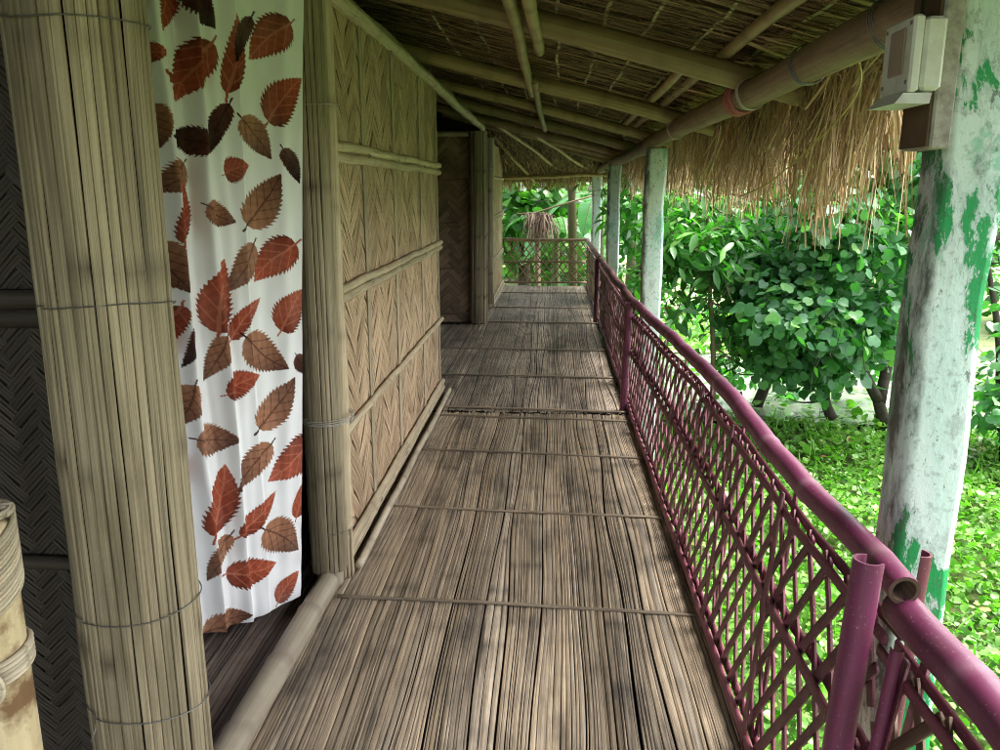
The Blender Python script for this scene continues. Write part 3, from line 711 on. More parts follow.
# plank and junction box on the near post
pl = thing('hanging_plank', 'grey weathered plank hanging against the nearest painted post', 'plank', (.716, 1.67, 1.58))
b = MB(); box(b, (.700, 1.61, 1.575), (.737, 1.735, 2.15), .004); part('board', b, M['plank'], pl)
b = MB(); box(b, (.694, 1.615, 1.579), (.6985, 1.733, 2.14), .001); part('inner_board', b, M['plankdark'], pl, 'dark brown inner face board')
bx = thing('junction_box', 'off-white plastic electrical box fixed to the hanging plank', 'electrical box', (.66, 1.66, 1.67))
b = MB(); box(b, (.656, 1.575, 1.675), (.694, 1.70, 1.80), .006); part('housing', b, M['plastic'], bx)
b = MB(); box(b, (.634, 1.572, 1.672), (.653, 1.703, 1.803), .005); part('cover', b, M['plastic'], bx)
b = MB(); box(b, (.630, 1.60, 1.705), (.6335, 1.665, 1.785), .002, 0); part('label_plate', b, M['plasticin'], bx)
for yy, zz in ((1.585, 1.69), (1.69, 1.69), (1.585, 1.79), (1.69, 1.79)):
    b = MB(); tube(b, [(.6345, yy, zz), (.6325, yy, zz), (.632, yy, zz)], [.004, .004, .003], 8); part('screw', b, M['wire'], bx)
b = MB(); P = np.array([(.665, 1.62, 1.80), (.665, 1.62, 1.84), (.672, 1.60, 1.90), (.69, 1.597, 2.0), (.70, 1.60, 2.12)]); tube(b, np.stack([np.interp(np.linspace(0, 4, 24), range(5), P[:, i]) for i in range(3)], -1), .004, 8); part('cable', b, M['dark'], bx)
b = MB(); sweep(b, [(.650, 1.64, 1.671), (.640, 1.64, 1.652)], np.array([[(-.02, -.06), (.03, -.06), (.03, .06), (-.02, .06)], [(-.026, -.066), (.035, -.066), (.035, .066), (-.026, .066)]]), (1, 0, 0), (0, 1, 0), closed=True, caps=True, smooth=False); part('bottom_flange', b, M['plastic'], bx)

# ================================================================== RAILING
def top_curve(y):
    ys = [-.6, 1.0, 1.45, 1.9, 2.6, 3.45, 4.5, 5.6, 7.5, 9.4, 11.5, 13.15]
    xs = [.69, .672, .652, .630, .640, .640, .605, .570, .565, .563, .568, .572]
    zs = [.755, .77, .785, .79, .79, .78, .762, .745, .735, .73, .722, .72]
    return np.stack([np.interp(y, ys, xs), y, np.interp(y, ys, zs)], -1)
def bot_curve(y): return np.stack([np.interp(y, [-.6, 1.6, 5, 13.2], [.566, .564, .564, .585]), y, 0 * y + .035], -1)
DROP = [0.]
_tc = top_curve
def top_curve(y):
    P = _tc(y); P[:, 2] -= DROP[0]; P[:, 0] += .25 * DROP[0]; return P
def rail_pt(y, f): y = np.asarray(y, float); return bot_curve(y) * (1 - f) + top_curve(y) * f
def lattice(mb, ya, yb, f0=.0, f1=.93, pitch=.115, ang=.50, w=.026, gen=None, off=.0):
    """two families of strips woven across the ruled surface of the railing"""
    for sgn in (1, -1):
        k0 = ya - ang
        while k0 < yb + ang:
            s = k0; k0 += pitch * rng.uniform(.88, 1.12)
            m = 9; f = np.linspace(f0, f1, m); y = s + sgn * (f - .5) * ang + wob(m, .004, 1)
            ok = (y >= ya) & (y <= yb)
            if ok.sum() < 2: continue
            # trim to the section
            yy = y[ok]; ff = f[ok]
            P = np.stack([np.interp(yy, np.linspace(ya, yb, 60), np.zeros(60)), yy, yy], -1)
            B_, T_ = bot_curve(yy), top_curve(yy); P = B_ * (1 - ff)[:, None] + T_ * ff[:, None]
            P[:, 0] += sgn * .0045 + off + wob(len(yy), .002, 2)
            T = P[-1] - P[0]; T = T / np.linalg.norm(T); S = np.cross(T, [1., 0, 0]); S /= np.linalg.norm(S)
            flat_strip(mb, P, w * rng.uniform(.8, 1.15), .0075, S, (1, 0, 0))
def railing(label, ya, yb, mt, m2, mlat, rr, stakes, group, pitch=.115, near=False, endposts=()):
    ym = (ya + yb) / 2
    root = thing('railing', label, 'railing', (.57, ym, 0), group)
    b = MB(); m = max(20, int((yb - ya) / .035)); y = np.linspace(ya, yb, m); P = top_curve(y)
    nd = np.zeros(m); kk = np.ones(m); p = ya + .12
    while p < yb: g = np.exp(-((y - p) / .018) ** 2); nd = np.maximum(nd, g * .7); kk *= 1 + .10 * g; p += .37
    P[:, 0] += wob(m, .004, yb - ya); P[:, 2] += wob(m, .006, yb - ya)
    tube(b, P, rr * kk, 18, caps=not near, nd=nd)
    if near:  # open hollow end of the bamboo
        S, U = frames(P); a = np.arange(18) / 18 * 6.283
        c = np.stack([np.cos(a), np.sin(a)], -1)
        sweep(b, P[:4][::-1], c * rr * .74, S[0], U[0], closed=True, mat=1)
        ring = np.stack([c * rr, c * rr * .74]); V = P[0] + ring[..., 0:1] * S[0] + ring[..., 1:2] * U[0]
        i = np.arange(18); j = (i + 1) % 18; b.add(V, [np.stack([i, j, j + 18, i + 18], 1)], rnd=.4, mat=1, smooth=False)
        tube(b, P[[5, 6]], rr * .73, 14, mat=1)
    part('top_rail', b, [mt, M['lattice_n']], root)
    b = MB(); yy = np.linspace(ya, yb, m)
    for f, dx in ((.87, -.012), (.885, .014)):
        Pm = rail_pt(yy, 0) * (1 - f) + top_curve(yy) * f; Pm[:, 0] += dx + wob(m, .003, yb - ya)
        flat_strip(b, Pm, .010, .026, (1, 0, 0), (0, 0, 1))
    part('under_rail', b, m2, root)
    b = MB()
    for dx in (-.014, .014):
        Pm = bot_curve(yy) * .46 + top_curve(yy) * .54; Pm[:, 0] += dx + wob(m, .003, yb - ya); Pm[:, 2] += wob(m, .006, yb - ya) + .004 * np.sign(dx)
        flat_strip(b, Pm, .012, .034, (1, 0, 0), (0, 0, 1))
    part('mid_rail', b, m2, root)
    b = MB()
    for dx, dz in ((-.016, .006), (.012, .0), (-.008, -.03), (-.014, -.065)):
        Pm = bot_curve(yy); Pm[:, 0] += dx + wob(m, .003, yb - ya); Pm[:, 2] += dz
        flat_strip(b, Pm, .016, .036, (1, 0, 0), (0, 0, 1))
    part('bottom_rail', b, m2, root)
    b = MB(); lattice(b, ya + .01, yb - .01, 0, .885, pitch)
    part('lattice', b, mlat, root)
    for s in stakes:
        b = MB(); f = np.linspace(-.03, .93, 10); B_, T_ = bot_curve(np.full(10, s)), top_curve(np.full(10, s)); Pm = B_ * (1 - f)[:, None] + T_ * f[:, None]; Pm[:, 1] += np.linspace(-.03, .03, 10) * rng.choice([-1, 1]) * .6
        for dx in (-.020, .016):
            Q = Pm.copy(); Q[:, 0] += dx; flat_strip(b, Q, .026, .008, (0, 1, 0), (1, 0, 0))
        part('stake', b, m2, root)
    return root
railing('glossy purple bamboo railing with woven lattice, from the near post to the bright purple stake', 1.40, 5.60, M['purple'], M['purple2'], M['purple2'], .029, [2.0, 2.62, 3.2, 3.75, 4.35, 4.95], 'veranda railing sections', .112, near=True)
DROP[0] = .05
railing('purple railing section cut off by the lower right corner of the picture', -.4, 1.44, M['purple'], M['purple2'], M['lattice_n'], .036, [.45, 1.0, 1.32], 'veranda railing sections', .10)
DROP[0] = 0.
railing('dull mauve-brown railing section beyond the bright purple stake', 5.62, 9.38, M['purple3'], M['purple2'], M['purple3'], .030, [6.3, 7.0, 7.8, 8.6], 'veranda railing sections', .11)
railing('brownish railing section running to the far corner of the deck', 9.42, 13.12, M['purple3'], M['purple3'], M['lattice_far'], .030, [10.2, 11.0, 11.9, 12.7], 'veranda railing sections', .11)
# bright split-bamboo stakes fixed on the inner side of the railing
def channel(mb, A, B, r, a0=-2.2, a1=2.2, face=(-1, -.4, 0)):
    A = np.asarray(A, float); B = np.asarray(B, float); m = 24; P = lerp(A, B, m); d = (B - A) / np.linalg.norm(B - A)
    F = np.asarray(face, float); F = F - d * (F @ d); F /= np.linalg.norm(F); S = np.cross(d, F)
    a = np.linspace(a0, a1, 14); o = np.stack([np.sin(a) * r, np.cos(a) * r], -1); i = np.stack([np.sin(a) * r * .82, np.cos(a) * r * .82], -1)[::-1]
    L = np.linspace(0, np.linalg.norm(B - A), m); nd = np.exp(-((L - L[-1] * .72) / .008) ** 2)
    k = 1 + .05 * np.exp(-((L - L[-1] * .72) / .015) ** 2)
    sweep(mb, P, np.concatenate([o, i])[None] * k[:, None, None], S, F, closed=True, caps=False, nd=nd)
    for idx in (0, m - 1):
        pr = np.concatenate([o, i]); V = P[idx] + pr[:, :1] * S + pr[:, 1:] * F
        q = np.arange(13); mb.add(V, [np.stack([q, q + 1, 26 - q, 27 - q], 1)], rnd=.6, smooth=False)
sk = thing('purple_stake', 'near purple split-bamboo stake where the two glossy rails meet', 'stake', (.6, 1.36, 0), 'purple stakes on the railing')
b = MB(); channel(b, (.520, 1.36, -.06), (.578, 1.385, .852), .027); part('inner_split', b, M['purple'], sk)
b = MB(); channel(b, (.640, 1.43, .02), (.702, 1.47, .83), .026, -1.3, 1.3, (1, -.5, 0)); part('outer_split', b, M['purple2'], sk)
b = MB(); channel(b, (.565, 1.33, .0), (0.628, 1.345, .70), .012, -1.5, 1.5, (-.6, -1, 0)); part('brace_split', b, M['purple'], sk)
for y, lab, x0, x1, z1, mt in ((5.50, 'bright purple stake halfway along the railing', .515, .535, .755, 'purple'), (9.39, 'small far purple stake on the railing', .525, .535, .735, 'purple')):
    b = MB(); channel(b, (x0, y, -.05), (x1, y, z1), .026); solo('purple_stake', b, M[mt], lab, 'stake', (x0, y, 0), 'purple stakes on the railing')
# lattice railing across the far end
er = thing('railing', 'bare brown diamond lattice railing across the far end of the deck', 'railing', (-.1, 13.15, 0), 'veranda railing sections')
b = MB(); bamboo_pole(b, (-.76, 13.15, .715), (.60, 13.15, .735), .026); part('top_rail', b, M['lattice_far'], er)
for z, nm in ((.37, 'mid_rail'), (.04, 'bottom_rail')):
    b = MB()
    for dy in (-.012, .012): flat_strip(b, lerp((-.76, 13.15 + dy, z), (.58, 13.15 + dy, z + .005), 14), .010, .03, (0, 1, 0), (0, 0, 1))
    part(nm, b, M['lattice_far'], er)
b = MB()
for sgn in (1, -1):
    for x in np.arange(-1.1, .95, .108):
        x = x + rng.normal(0, .006); f = np.linspace(0, 1, 20); X = x + sgn * (f - .5) * .52; Z = .03 + f * .68; ok = (X > -.76) & (X < .58)
        if ok.sum() < 2: continue
        P = np.stack([X, 13.15 + sgn * .004 + 0 * X, Z], -1)[ok]; T = P[-1] - P[0]; T /= np.linalg.norm(T)
        flat_strip(b, P, .018, .006, np.cross(T, [0, 1., 0]), (0, -1, 0))
part('lattice', b, M['lattice_far'], er)

# ================================================================== CURTAIN
LEAVES = [('b',0.434,2.025,0.411,1.971,0.34),('r',0.311,2.067,0.358,1.932,0.26),('d',0.271,2.062,0.174,1.966,0.36),('r',0.437,1.885,0.341,1.879,0.33),('r',0.316,1.811,0.363,1.83,0.3),('r',0.19,1.927,0.316,1.75,0.26),('r',0.15,1.79,0.105,2.026,0.16),('d',0.044,2.02,0.122,1.875,0.17),('r',-0.088,2.019,0.064,1.894,0.3),('r',0.009,1.713,-0.126,1.858,0.3),('b',0.113,1.717,0.005,1.596,0.3),('d',0.147,1.756,0.219,1.605,0.2),('d',0.23,1.627,0.356,1.652,0.33),('b',0.41,1.743,0.378,1.618,0.33),('d',-0.032,1.631,-0.096,1.519,0.25),('b',0.302,1.579,0.402,1.494,0.34),('r',0.345,1.345,0.315,1.535,0.17),('b',0.255,1.455,0.150,1.40,0.33),('r',0.178,1.547,0.091,1.577,0.42),('b',0.115,1.391,-0.021,1.553,0.3),('b',0.092,1.33,0.2,1.181,0.24),('b',0.398,1.351,0.332,1.194,0.3),('r',0.245,1.061,0.195,1.289,0.24),('r',-0.067,1.323,0.102,1.209,0.3),('r',0.195,1.03,0.078,1.155,0.18),('r',0.012,1.036,-0.091,1.17,0.34),('r',0.36,1.158,0.397,1.013,0.22),('d',0.325,1.094,0.369,0.963,0.14),('b',0.224,1.048,0.296,0.906,0.22),('b',0.147,1.033,-0.006,0.902,0.3),('r',0.234,0.857,0.103,0.899,0.33),('b',0.124,0.718,-0.031,0.871,0.27),('b',0.345,0.911,0.39,0.772,0.3),('b',0.348,0.734,0.204,0.702,0.36),('d',-0.041,0.944,-0.089,0.867,0.3),('b',0.078,0.651,0.225,0.52,0.25),('r',-0.084,0.633,0.104,0.522,0.3),('r',0.318,0.399,0.25,0.624,0.24),('r',0.225,0.367,0.071,0.479,0.2),('r',0.424,0.575,0.379,0.687,0.25),('r',-0.001,0.358,-0.039,0.486,0.25),('b',0.13,0.356,-0.003,0.232,0.36),('b',0.252,0.372,0.347,0.238,0.21),('r',0.275,0.238,0.086,0.215,0.28),('b',0.371,0.053,0.203,0.067,0.3),('r',0.093,0.061,-0.001,0.153,0.3)]
for k in range(34):   # the part of the cloth hidden behind the near post
    a = rng.uniform(0, 6.28); L = rng.uniform(.13, .2); s = rng.uniform(.52, .78); z = .1 + 2 * (k + rng.random()) / 34
    LEAVES.append((rng.choice(['r', 'b', 'd']), s, z, s + L * math.cos(a), z + L * math.sin(a), .3))
def curtain():
    P1 = np.array([-.901, 2.662]); d = np.array([-.642, -.767]); nrm = np.array([.767, -.642])
    ds = .0026; ns = int(.92 / ds); nz = int(2.13 / ds)
    tcoord = np.linspace(0, 1, ns); z = np.linspace(0, 1, nz)
    S = np.empty((nz, ns)); Zb = np.interp(tcoord, [0, .25, .55, 1], [.050, .040, .058, .05])
    Z = Zb[None] + (2.17 - Zb[None]) * z[:, None]
    s0 = -.003 - .147 * ((Z - .05) / 2.12); S = s0 + (.78 - s0) * tcoord[None]
    col = np.empty((nz, ns, 3)); col[:] = (.90, .91, .92)
    lrng = np.random.default_rng(5)
    for (ty, bs, bz, ts, tz, w) in LEAVES:
        ax = np.array([ts - bs, tz - bz]); L = np.hypot(*ax); ax = ax / L; px = np.array([-ax[1], ax[0]])
        A = ((S - bs) * ax[0] + (Z - bz) * ax[1]) / L; B = ((S - bs) * px[0] + (Z - bz) * px[1]) / L
        bend = .10 * (1 if lrng.random() < .5 else -1) * np.sin(np.clip(A, 0, 1) * np.pi); B = B - bend * .6
        a = np.clip(A, 1e-4, 1 - 1e-4)
        hw = w * 2.75 * (a ** .5) * (1 - a) ** 1.02
        saw = 1 - ((a * 14 - np.abs(B) * 3.5) % 1.0)
        hw2 = hw * (1.05 - .21 * saw)
        inside = (np.abs(B) < hw2) & (A > 0) & (A < 1)
        rel = np.abs(B) / (hw + 1e-6); sd = np.sign(B)
        if ty == 'r':
            base = np.array([.40, .085, .042]); dk = np.array([.11, .024, .015]); vein = np.array([.55, .19, .11])
            g = np.clip(.15 + .75 * (1 - a) * (.5 + .5 * (B > 0)) + .25 * (rel > .75) - .15, 0, 1)
        elif ty == 'b':
            base = np.array([.37, .175, .10]); dk = np.array([.07, .028, .022]); vein = np.array([.045, .014, .012])
            g = np.clip((a - .15) * 1.05 + .25 * (sd > 0) * rel - .1, 0, 1)
        else:
            base = np.array([.10, .035, .022]); dk = np.array([.022, .011, .010]); vein = np.array([.02, .007, .006]); g = np.clip(a * 1.1, 0, 1)
        c = base * (1 - g[..., None]) + dk * g[..., None]
        c = c * (1 + .10 * np.sin(a * 40 + rel * 9))[..., None]
        vw = .012 + .015 * (1 - a)
        v = np.abs(B) < vw * .8
        sv = np.abs(((a - np.abs(B) * 1.15) * 5.0) % 1.0 - .5); v |= (sv < .06) & (rel < .85) & (a > .08) & (a - np.abs(B) * 1.15 > 0.02)
        c = np.where(v[..., None], c * .35 + vein * .65, c)
        col = np.where(inside[..., None], c, col)
        stem = (A > -.13) & (A <= .02) & (np.abs(B) < .016); col = np.where(stem[..., None], vein if ty != 'r' else base, col)
    # folds
    sn = S; top = np.clip((Z - .1) / 2.0, 0, 1)
    h = np.zeros_like(S)
    for c0, wd, am, lean in ((.235, .020, .022, .06), (.285, .012, -.012, .03), (.12, .045, .010, -.03), (.345, .020, .028, .06), (.395, .018, -.022, .05), (.06, .03, -.007, .0), (-.01, .025, .010, -.12), (.44, .03, .03, .05), (.52, .03, -.02, 0), (.60, .03, .03, 0), (.68, .03, -.02, 0), (.175, .018, .008, .02)):
        h += am * (.55 + .75 * top) * np.exp(-((sn - c0 - lean * (top - .5) - .006 * np.sin(Z * 5 + c0 * 30)) / wd) ** 2)
    for c0, wd, am, lean in ((.225, .055, .030, .05), (.335, .05, .034, .05), (.405, .05, .03, .04), (.125, .05, .010, -.02), (.50, .06, .03, 0), (.62, .06, .03, 0)):
        x_ = (sn - c0 - lean * (top - .5) - .004 * np.sin(Z * 4 + c0 * 30)) / wd
        h += am * (.45 + .75 * top) * np.where(x_ < 0, np.exp(-(x_ / .10) ** 2), np.clip(1 - x_, 0, 1) ** 1.5)
    h += .0018 * np.sin(S * 70 + Z * 9) * np.sin(Z * 14 + S * 22) + .004 * np.sin(Z * 3.1 + S * 4)
    h += .0012 * np.sin(S * 31 - Z * 47) * np.exp(-((Z - .25) / .3) ** 2)
    X = P1[0] + S * d[0] + h * nrm[0]; Y = P1[1] + S * d[1] + h * nrm[1]
    mb = MB(); V = np.stack([X, Y, Z], -1)
    i, j = np.meshgrid(np.arange(nz - 1), np.arange(ns - 1), indexing='ij'); q = (i * ns + j).ravel()
    mb.add(V, [np.stack([q, q + 1, q + ns + 1, q + ns], 1)], np.stack([S, Z], -1), .5)
    t = NT('leaf_print_cotton'); at = t.n('ShaderNodeAttribute', attribute_name='print'); tc = t.n('ShaderNodeTexCoord')
    n1 = t.noise(tc.outputs['Object'], 420, 2); n2 = t.noise(tc.outputs['Object'], 7, 4)
    c = t.mix(t.math('MULTIPLY', t.mr(n2, .45, .7, 0, 1), .08), at.outputs['Color'], (.55, .52, .45))
    sh = t.bsdf(c, .85, .1, n1, .15, .0006, Sheen_Weight=.05)
    tr = t.n('ShaderNodeBsdfTranslucent'); t.l(c, tr.inputs[0]); mx = t.n('ShaderNodeMixShader'); mx.inputs[0].default_value = .04
    t.l(sh, mx.inputs[1]); t.l(tr.outputs[0], mx.inputs[2]); mat = t.done(mx.outputs[0])
    root = thing('curtain', 'white cotton door curtain printed with russet and brown serrated leaves', 'curtain', (-1.0, 2.5, 0))
    o = part('cloth', mb, mat, root)
    ca = o.data.attributes.new('print', 'FLOAT_COLOR', 'POINT')
    ca.data.foreach_set('color', np.concatenate([col, np.ones((nz, ns, 1))], -1).reshape(-1).astype(np.float32))
    r = MB(); tube(r, lerp((-.82, 2.78, 2.175), (-1.45, 2.03, 2.175), 12), .008, 8); part('curtain_string', r, M['string'], root)
curtain()
# far blue cloth in the second doorway
b = MB(); m = 30; y = np.linspace(9.75, 10.46, m); x = -.90 + .02 * np.sin(np.linspace(0, 22, m))
V = np.stack([np.stack([x, y, np.full(m, .10)], -1), np.stack([x * .99, y, np.full(m, 1.95)], -1)]); q = np.arange(m - 1)
b.add(V.reshape(-1, 3), [np.stack([q, q + 1, q + 1 + m, q + m], 1)])
solo('blue_curtain', b, M['bluecloth'], 'sliver of dark blue cloth hanging in the far doorway', 'curtain', (-.9, 10.1, 0))

# ================================================================== CANE-BOUND CHAIR POST, lower left
cx, cy, cr = -.788, 1.0, .040
ch = thing('cane_bound_post', 'pale scorched bamboo furniture post with woven cane cap at the lower left corner', 'furniture post', (cx, cy, 0))
b = MB(); bamboo_pole(b, (cx, cy, .01), (cx, cy, 1.05), cr, nodes=.6, bend=0, sep=.02, n=24); part('pole', b, M['scorch'], ch)
b = MB()
for k in range(15):        # chevron wrapped cap
    zc = 1.063 - .0068 * k - (.0 if k < 20 else .004 * (k - 20))
    for sg in (1, -1):
        a = np.linspace(0, 2.0, 12); th = -1.25 + sg * a
        P = np.stack([cx + (cr + .004) * np.cos(th), cy + (cr + .004) * np.sin(th), zc - .055 * (1 - a / 2.0) ** 1 + 0 * a], -1)
        P[:, 2] = np.minimum(P[:, 2], 1.066)
        tube(b, P, .0036, 5)
a = np.linspace(0, 6.28 * 3, 80); tube(b, np.stack([cx + (cr + .004 - .010 * a / 18.8) * np.cos(a), cy + (cr + .004 - .010 * a / 18.8) * np.sin(a), 1.064 + .003 * np.sin(a / 3)], -1), .0042, 6)
for k in range(5): tube(b, lerp((cx - .035, cy - .03 + .014 * k, 1.062), (cx + .035, cy - .03 + .014 * k, 1.065), 6), .0068, 6)
part('woven_cap', b, M['cane'], ch)
b = MB()
for k in range(5):
    a = np.linspace(0, 6.28, 30); tube(b, np.stack([cx + (cr + .004) * np.cos(a), cy + (cr + .004) * np.sin(a), .826 + .0072 * k + .012 * np.sin(a + .6)], -1), .0042, 6)
part('cane_binding', b, M['cane'], ch)
b = MB()
for k in range(6):
    a = np.linspace(0, 6.28, 26); rr = .005 + .0045 * k; tube(b, np.stack([cx + .012 + rr * np.cos(a), cy - cr - .012 + .0008 * k + 0 * a, .826 + rr * np.sin(a)], -1), .0034, 6)
part('coil_knot', b, M['cane'], ch)

# ================================================================== GARDEN
GZ = -.95
def ground_mat():
    t = NT('garden_soil'); tc = t.n('ShaderNodeTexCoord'); n = t.noise(tc.outputs['Object'], 1.3, 8, .65); n2 = t.noise(tc.outputs['Object'], 14, 6, .65)
    c = t.mix(t.mr(n, .4, .6, 0, 1), (.06, .085, .025), (.11, .17, .04)); c = t.mix(t.mr(n2, .4, .7, 0, .7), c, (.05, .045, .025))
    return t.done(t.bsdf(c, .9, .1, n2, .6, .05))
def lawn_mat():
    t = NT('pale_bank_grass'); tc = t.n('ShaderNodeTexCoord'); n = t.noise(tc.outputs['Object'], .7, 8, .65); n2 = t.noise(tc.outputs['Object'], 9, 6, .7)
    c = t.mix(t.mr(n, .4, .6, 0, 1), (.30, .36, .15), (.42, .44, .24)); c = t.mix(t.mr(n2, .45, .7, 0, .5), c, (.20, .27, .08))
    return t.done(t.bsdf(c, .9, .1, n2, .5, .05))
def water_mat():
    t = NT('still_pond_water'); tc = t.n('ShaderNodeTexCoord'); n = t.noise(tc.outputs['Object'], 3, 3)
    return t.done(t.bsdf((.21, .225, .19), .08, .9, n, .08, .02))
b = MB(); quad(b, [(-90, -60, GZ - .10), (110, -60, GZ - .10), (110, 160, GZ - .10), (-90, 160, GZ - .10)])
solo('ground', b, ground_mat(), kind='structure')
b = MB(); quad(b, [(1.0, 8.75, GZ - .03), (16, 8.3, GZ - .03), (19, 13.2, GZ - .03), (1.2, 12.6, GZ - .03)])
solo('pond', b, water_mat(), kind='structure')
b = MB(); quad(b, [(.4, 12.5, GZ - .02), (60, 13.0, GZ - .02), (60, 42, GZ - .02), (2.0, 42, GZ - .02)])
solo('bank', b, lawn_mat(), kind='structure')

def leaf_round(n=14):
    a = np.linspace(0, 2 * np.pi, n, endpoint=False)
    r = .5 * (1 - .16 * np.cos(a)) ; x = r * np.cos(a); y = r * np.sin(a) * 1.02
    x[0] = .58; x[n // 2] = -.36
    z = .15 * np.abs(y) - .16 * x ** 2 - .06 * np.maximum(x, 0)
    V = np.stack([x + .5, y, z], -1); V = np.vstack([[(.42, 0, -.02)], V])
    F = np.array([[0, i + 1, (i + 1) % n + 1] for i in range(n)]); return V, F
def leaf_lance():
    V = np.array([(0, 0, 0), (.25, -.13, .03), (.25, 0, -.01), (.25, .13, .03), (.6, -.15, .0), (.6, 0, -.04), (.6, .15, 0), (1, 0, -.14)], float)
    F = np.array([(0, 1, 2), (0, 2, 3), (1, 4, 2), (4, 5, 2), (2, 5, 3), (5, 6, 3), (4, 7, 5), (5, 7, 6)]); return V, F
LR = leaf_round(); LL = leaf_lance()
def scatter(mb, pts, nrm, size, proto, rnd, lg, droop=.5):
    """place one leaf per point: nrm is the leaf's upper side"""
    V, F = proto; N = len(pts); pts = np.asarray(pts); nrm = nrm / (np.linalg.norm(nrm, axis=1)[:, None] + 1e-9)
    r = lg.normal(size=(N, 3)); r[:, 2] -= droop; T = r - nrm * (r * nrm).sum(1)[:, None]; T /= np.linalg.norm(T, axis=1)[:, None] + 1e-9
    B = np.cross(nrm, T); s = np.asarray(size)[:, None, None]
    W = pts[:, None] + s * (V[None, :, 0:1] * T[:, None] + V[None, :, 1:2] * B[:, None] + V[None, :, 2:3] * nrm[:, None])
    k = len(V); FF = (F[None] + (np.arange(N) * k)[:, None, None]).reshape(-1, F.shape[1])
    mb.add(W, [FF], np.zeros((N * k, 2)), np.repeat(rnd, k))
def crown(mb, clumps, proto, size, lg, up=.6, bright=.35, droop=.5):
    for (c, rad, n) in clumps:
        c = np.array(c); d = lg.normal(size=(n, 3)); d /= np.linalg.norm(d, axis=1)[:, None]
        rr = np.clip(lg.random(n) ** .45, .15, 1) * (1 + .18 * lg.normal(size=n))
        p = c + d * rr[:, None] * np.array(rad)
        nn = d * .7 + lg.normal(size=(n, 3)) * .45; nn[:, 2] += up
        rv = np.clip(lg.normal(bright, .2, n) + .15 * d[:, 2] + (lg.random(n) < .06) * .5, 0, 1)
        scatter(mb, p, nn, size * lg.uniform(.6, 1.25, n), proto, rv, lg, droop)
def limb(mb, A, B, r0, r1, lg, bend=.12):
    A = np.array(A, float); B = np.array(B, float); m = 9; P = lerp(A, B, m); L = np.linalg.norm(B - A)
    o = lg.normal(size=3) * bend * L; t = np.linspace(0, 1, m); P += np.sin(t * np.pi)[:, None] * o
    tube(mb, P, np.linspace(r0, r1, m), 8); return P
def tree(name, label, cat, base, trunks, clumps, proto, size, leafm, seed, barkm='bark', group=None, up=.6, bright=.35, droop=.5, orange=()):
    lg = np.random.default_rng(seed); root = thing(name, label, cat, base, group)
    b = MB(); tips = []
    for pts, r0, r1 in trunks:
        for k in range(len(pts) - 1):
            f0 = r0 + (r1 - r0) * k / (len(pts) - 1); f1 = r0 + (r1 - r0) * (k + 1) / (len(pts) - 1)
            P = limb(b, pts[k], pts[k + 1], f0, f1, lg, .05); tips += [P[-1], P[4]]
    tips = np.array(tips)
    part('trunk', b, M[barkm], root)
    b = MB()
    for (c, rad, n) in clumps:
        d = np.linalg.norm(tips - np.array(c), axis=1); limb(b, tips[np.argmin(d)], c, .014, .005, lg)
        for _ in range(4): limb(b, c, np.array(c) + lg.normal(size=3) * np.array(rad) * .6, .006, .002, lg)
    part('twigs', b, M[barkm], root)
    b = MB(); crown(b, clumps, proto, size, lg, up, bright, droop); part('crown', b, M[leafm], root)
    if len(orange):
        b = MB()
        for c in orange: crown(b, [(c, (.10, .10, .06), 10)], proto, size, lg, up, .5)
        part('dying_leaves', b, M['leaf_orange'], root)
    return root
def px(u, v, y):     # where the sight line through a measured point of the photograph meets depth y
    f = 810.; p = math.atan((375 - 190) / f); s = math.atan(52 * math.cos(p) / f)
    fw = np.array([-math.sin(s) * math.cos(p), math.cos(s) * math.cos(p), -math.sin(p)]); r = np.array([math.cos(s), math.sin(s), 0]); up = np.cross(r, fw)
    d = r * (u - 500) / f + up * (375 - v) / f + fw; return np.array([0, 0, 1.5]) + d * y / d[1]
G = lambda u, v, y: tuple(px(u, v, y))
lg = np.random.default_rng(21)
def clumps_in(u0, u1, v0, v1, y0, y1, n, rad, leaves, seed):
    l2 = np.random.default_rng(seed); out = []
    for _ in range(n): out.append((G(l2.uniform(u0, u1), l2.uniform(v0, v1), l2.uniform(y0, y1)), tuple(rad * l2.uniform(.7, 1.25, 3)), int(leaves * l2.uniform(.7, 1.3)))) 
    return out
# big round-leaved hibiscus bush in front of the pond
tree('round_leaf_bush', 'dense round-leaved bush filling the gap between the fringe and the nearest painted post', 'bush', G(885, 430, 8.4),
     [([G(888, 432, 8.4), G(878, 400, 8.3), G(850, 320, 8.2), G(830, 200, 8.4)], .07, .03), ([G(880, 402, 8.3), G(930, 300, 8.6), G(960, 150, 8.8)], .06, .03), ([G(832, 418, 8.7), G(828, 380, 8.6), G(800, 300, 8.4)], .06, .02)],
     clumps_in(800, 930, 130, 350, 7.6, 9.2, 36, .42, 140, 1) + clumps_in(770, 880, 300, 375, 7.4, 8.8, 17, .36, 100, 2) + clumps_in(700, 930, 330, 395, 8.9, 9.8, 9, .26, 55, 42) + clumps_in(820, 990, 60, 200, 8, 9.6, 22, .45, 120, 3) + clumps_in(735, 800, 215, 310, 8, 9.2, 22, .36, 95, 4) + clumps_in(740, 800, 310, 365, 8.2, 9.2, 5, .26, 60, 41), LR, .104, 'leaf_round', 31)
tree('round_leaf_bush', 'round-leaved bush at the right edge, seen past the nearest painted post', 'bush', G(990, 460, 7.6),
     [([G(1005, 470, 7.6), G(1000, 380, 7.6), G(985, 250, 7.8)], .06, .02)], clumps_in(975, 1080, 180, 440, 7.0, 8.4, 20, .4, 70, 5), LR, .104, 'leaf_round', 32, group=None)
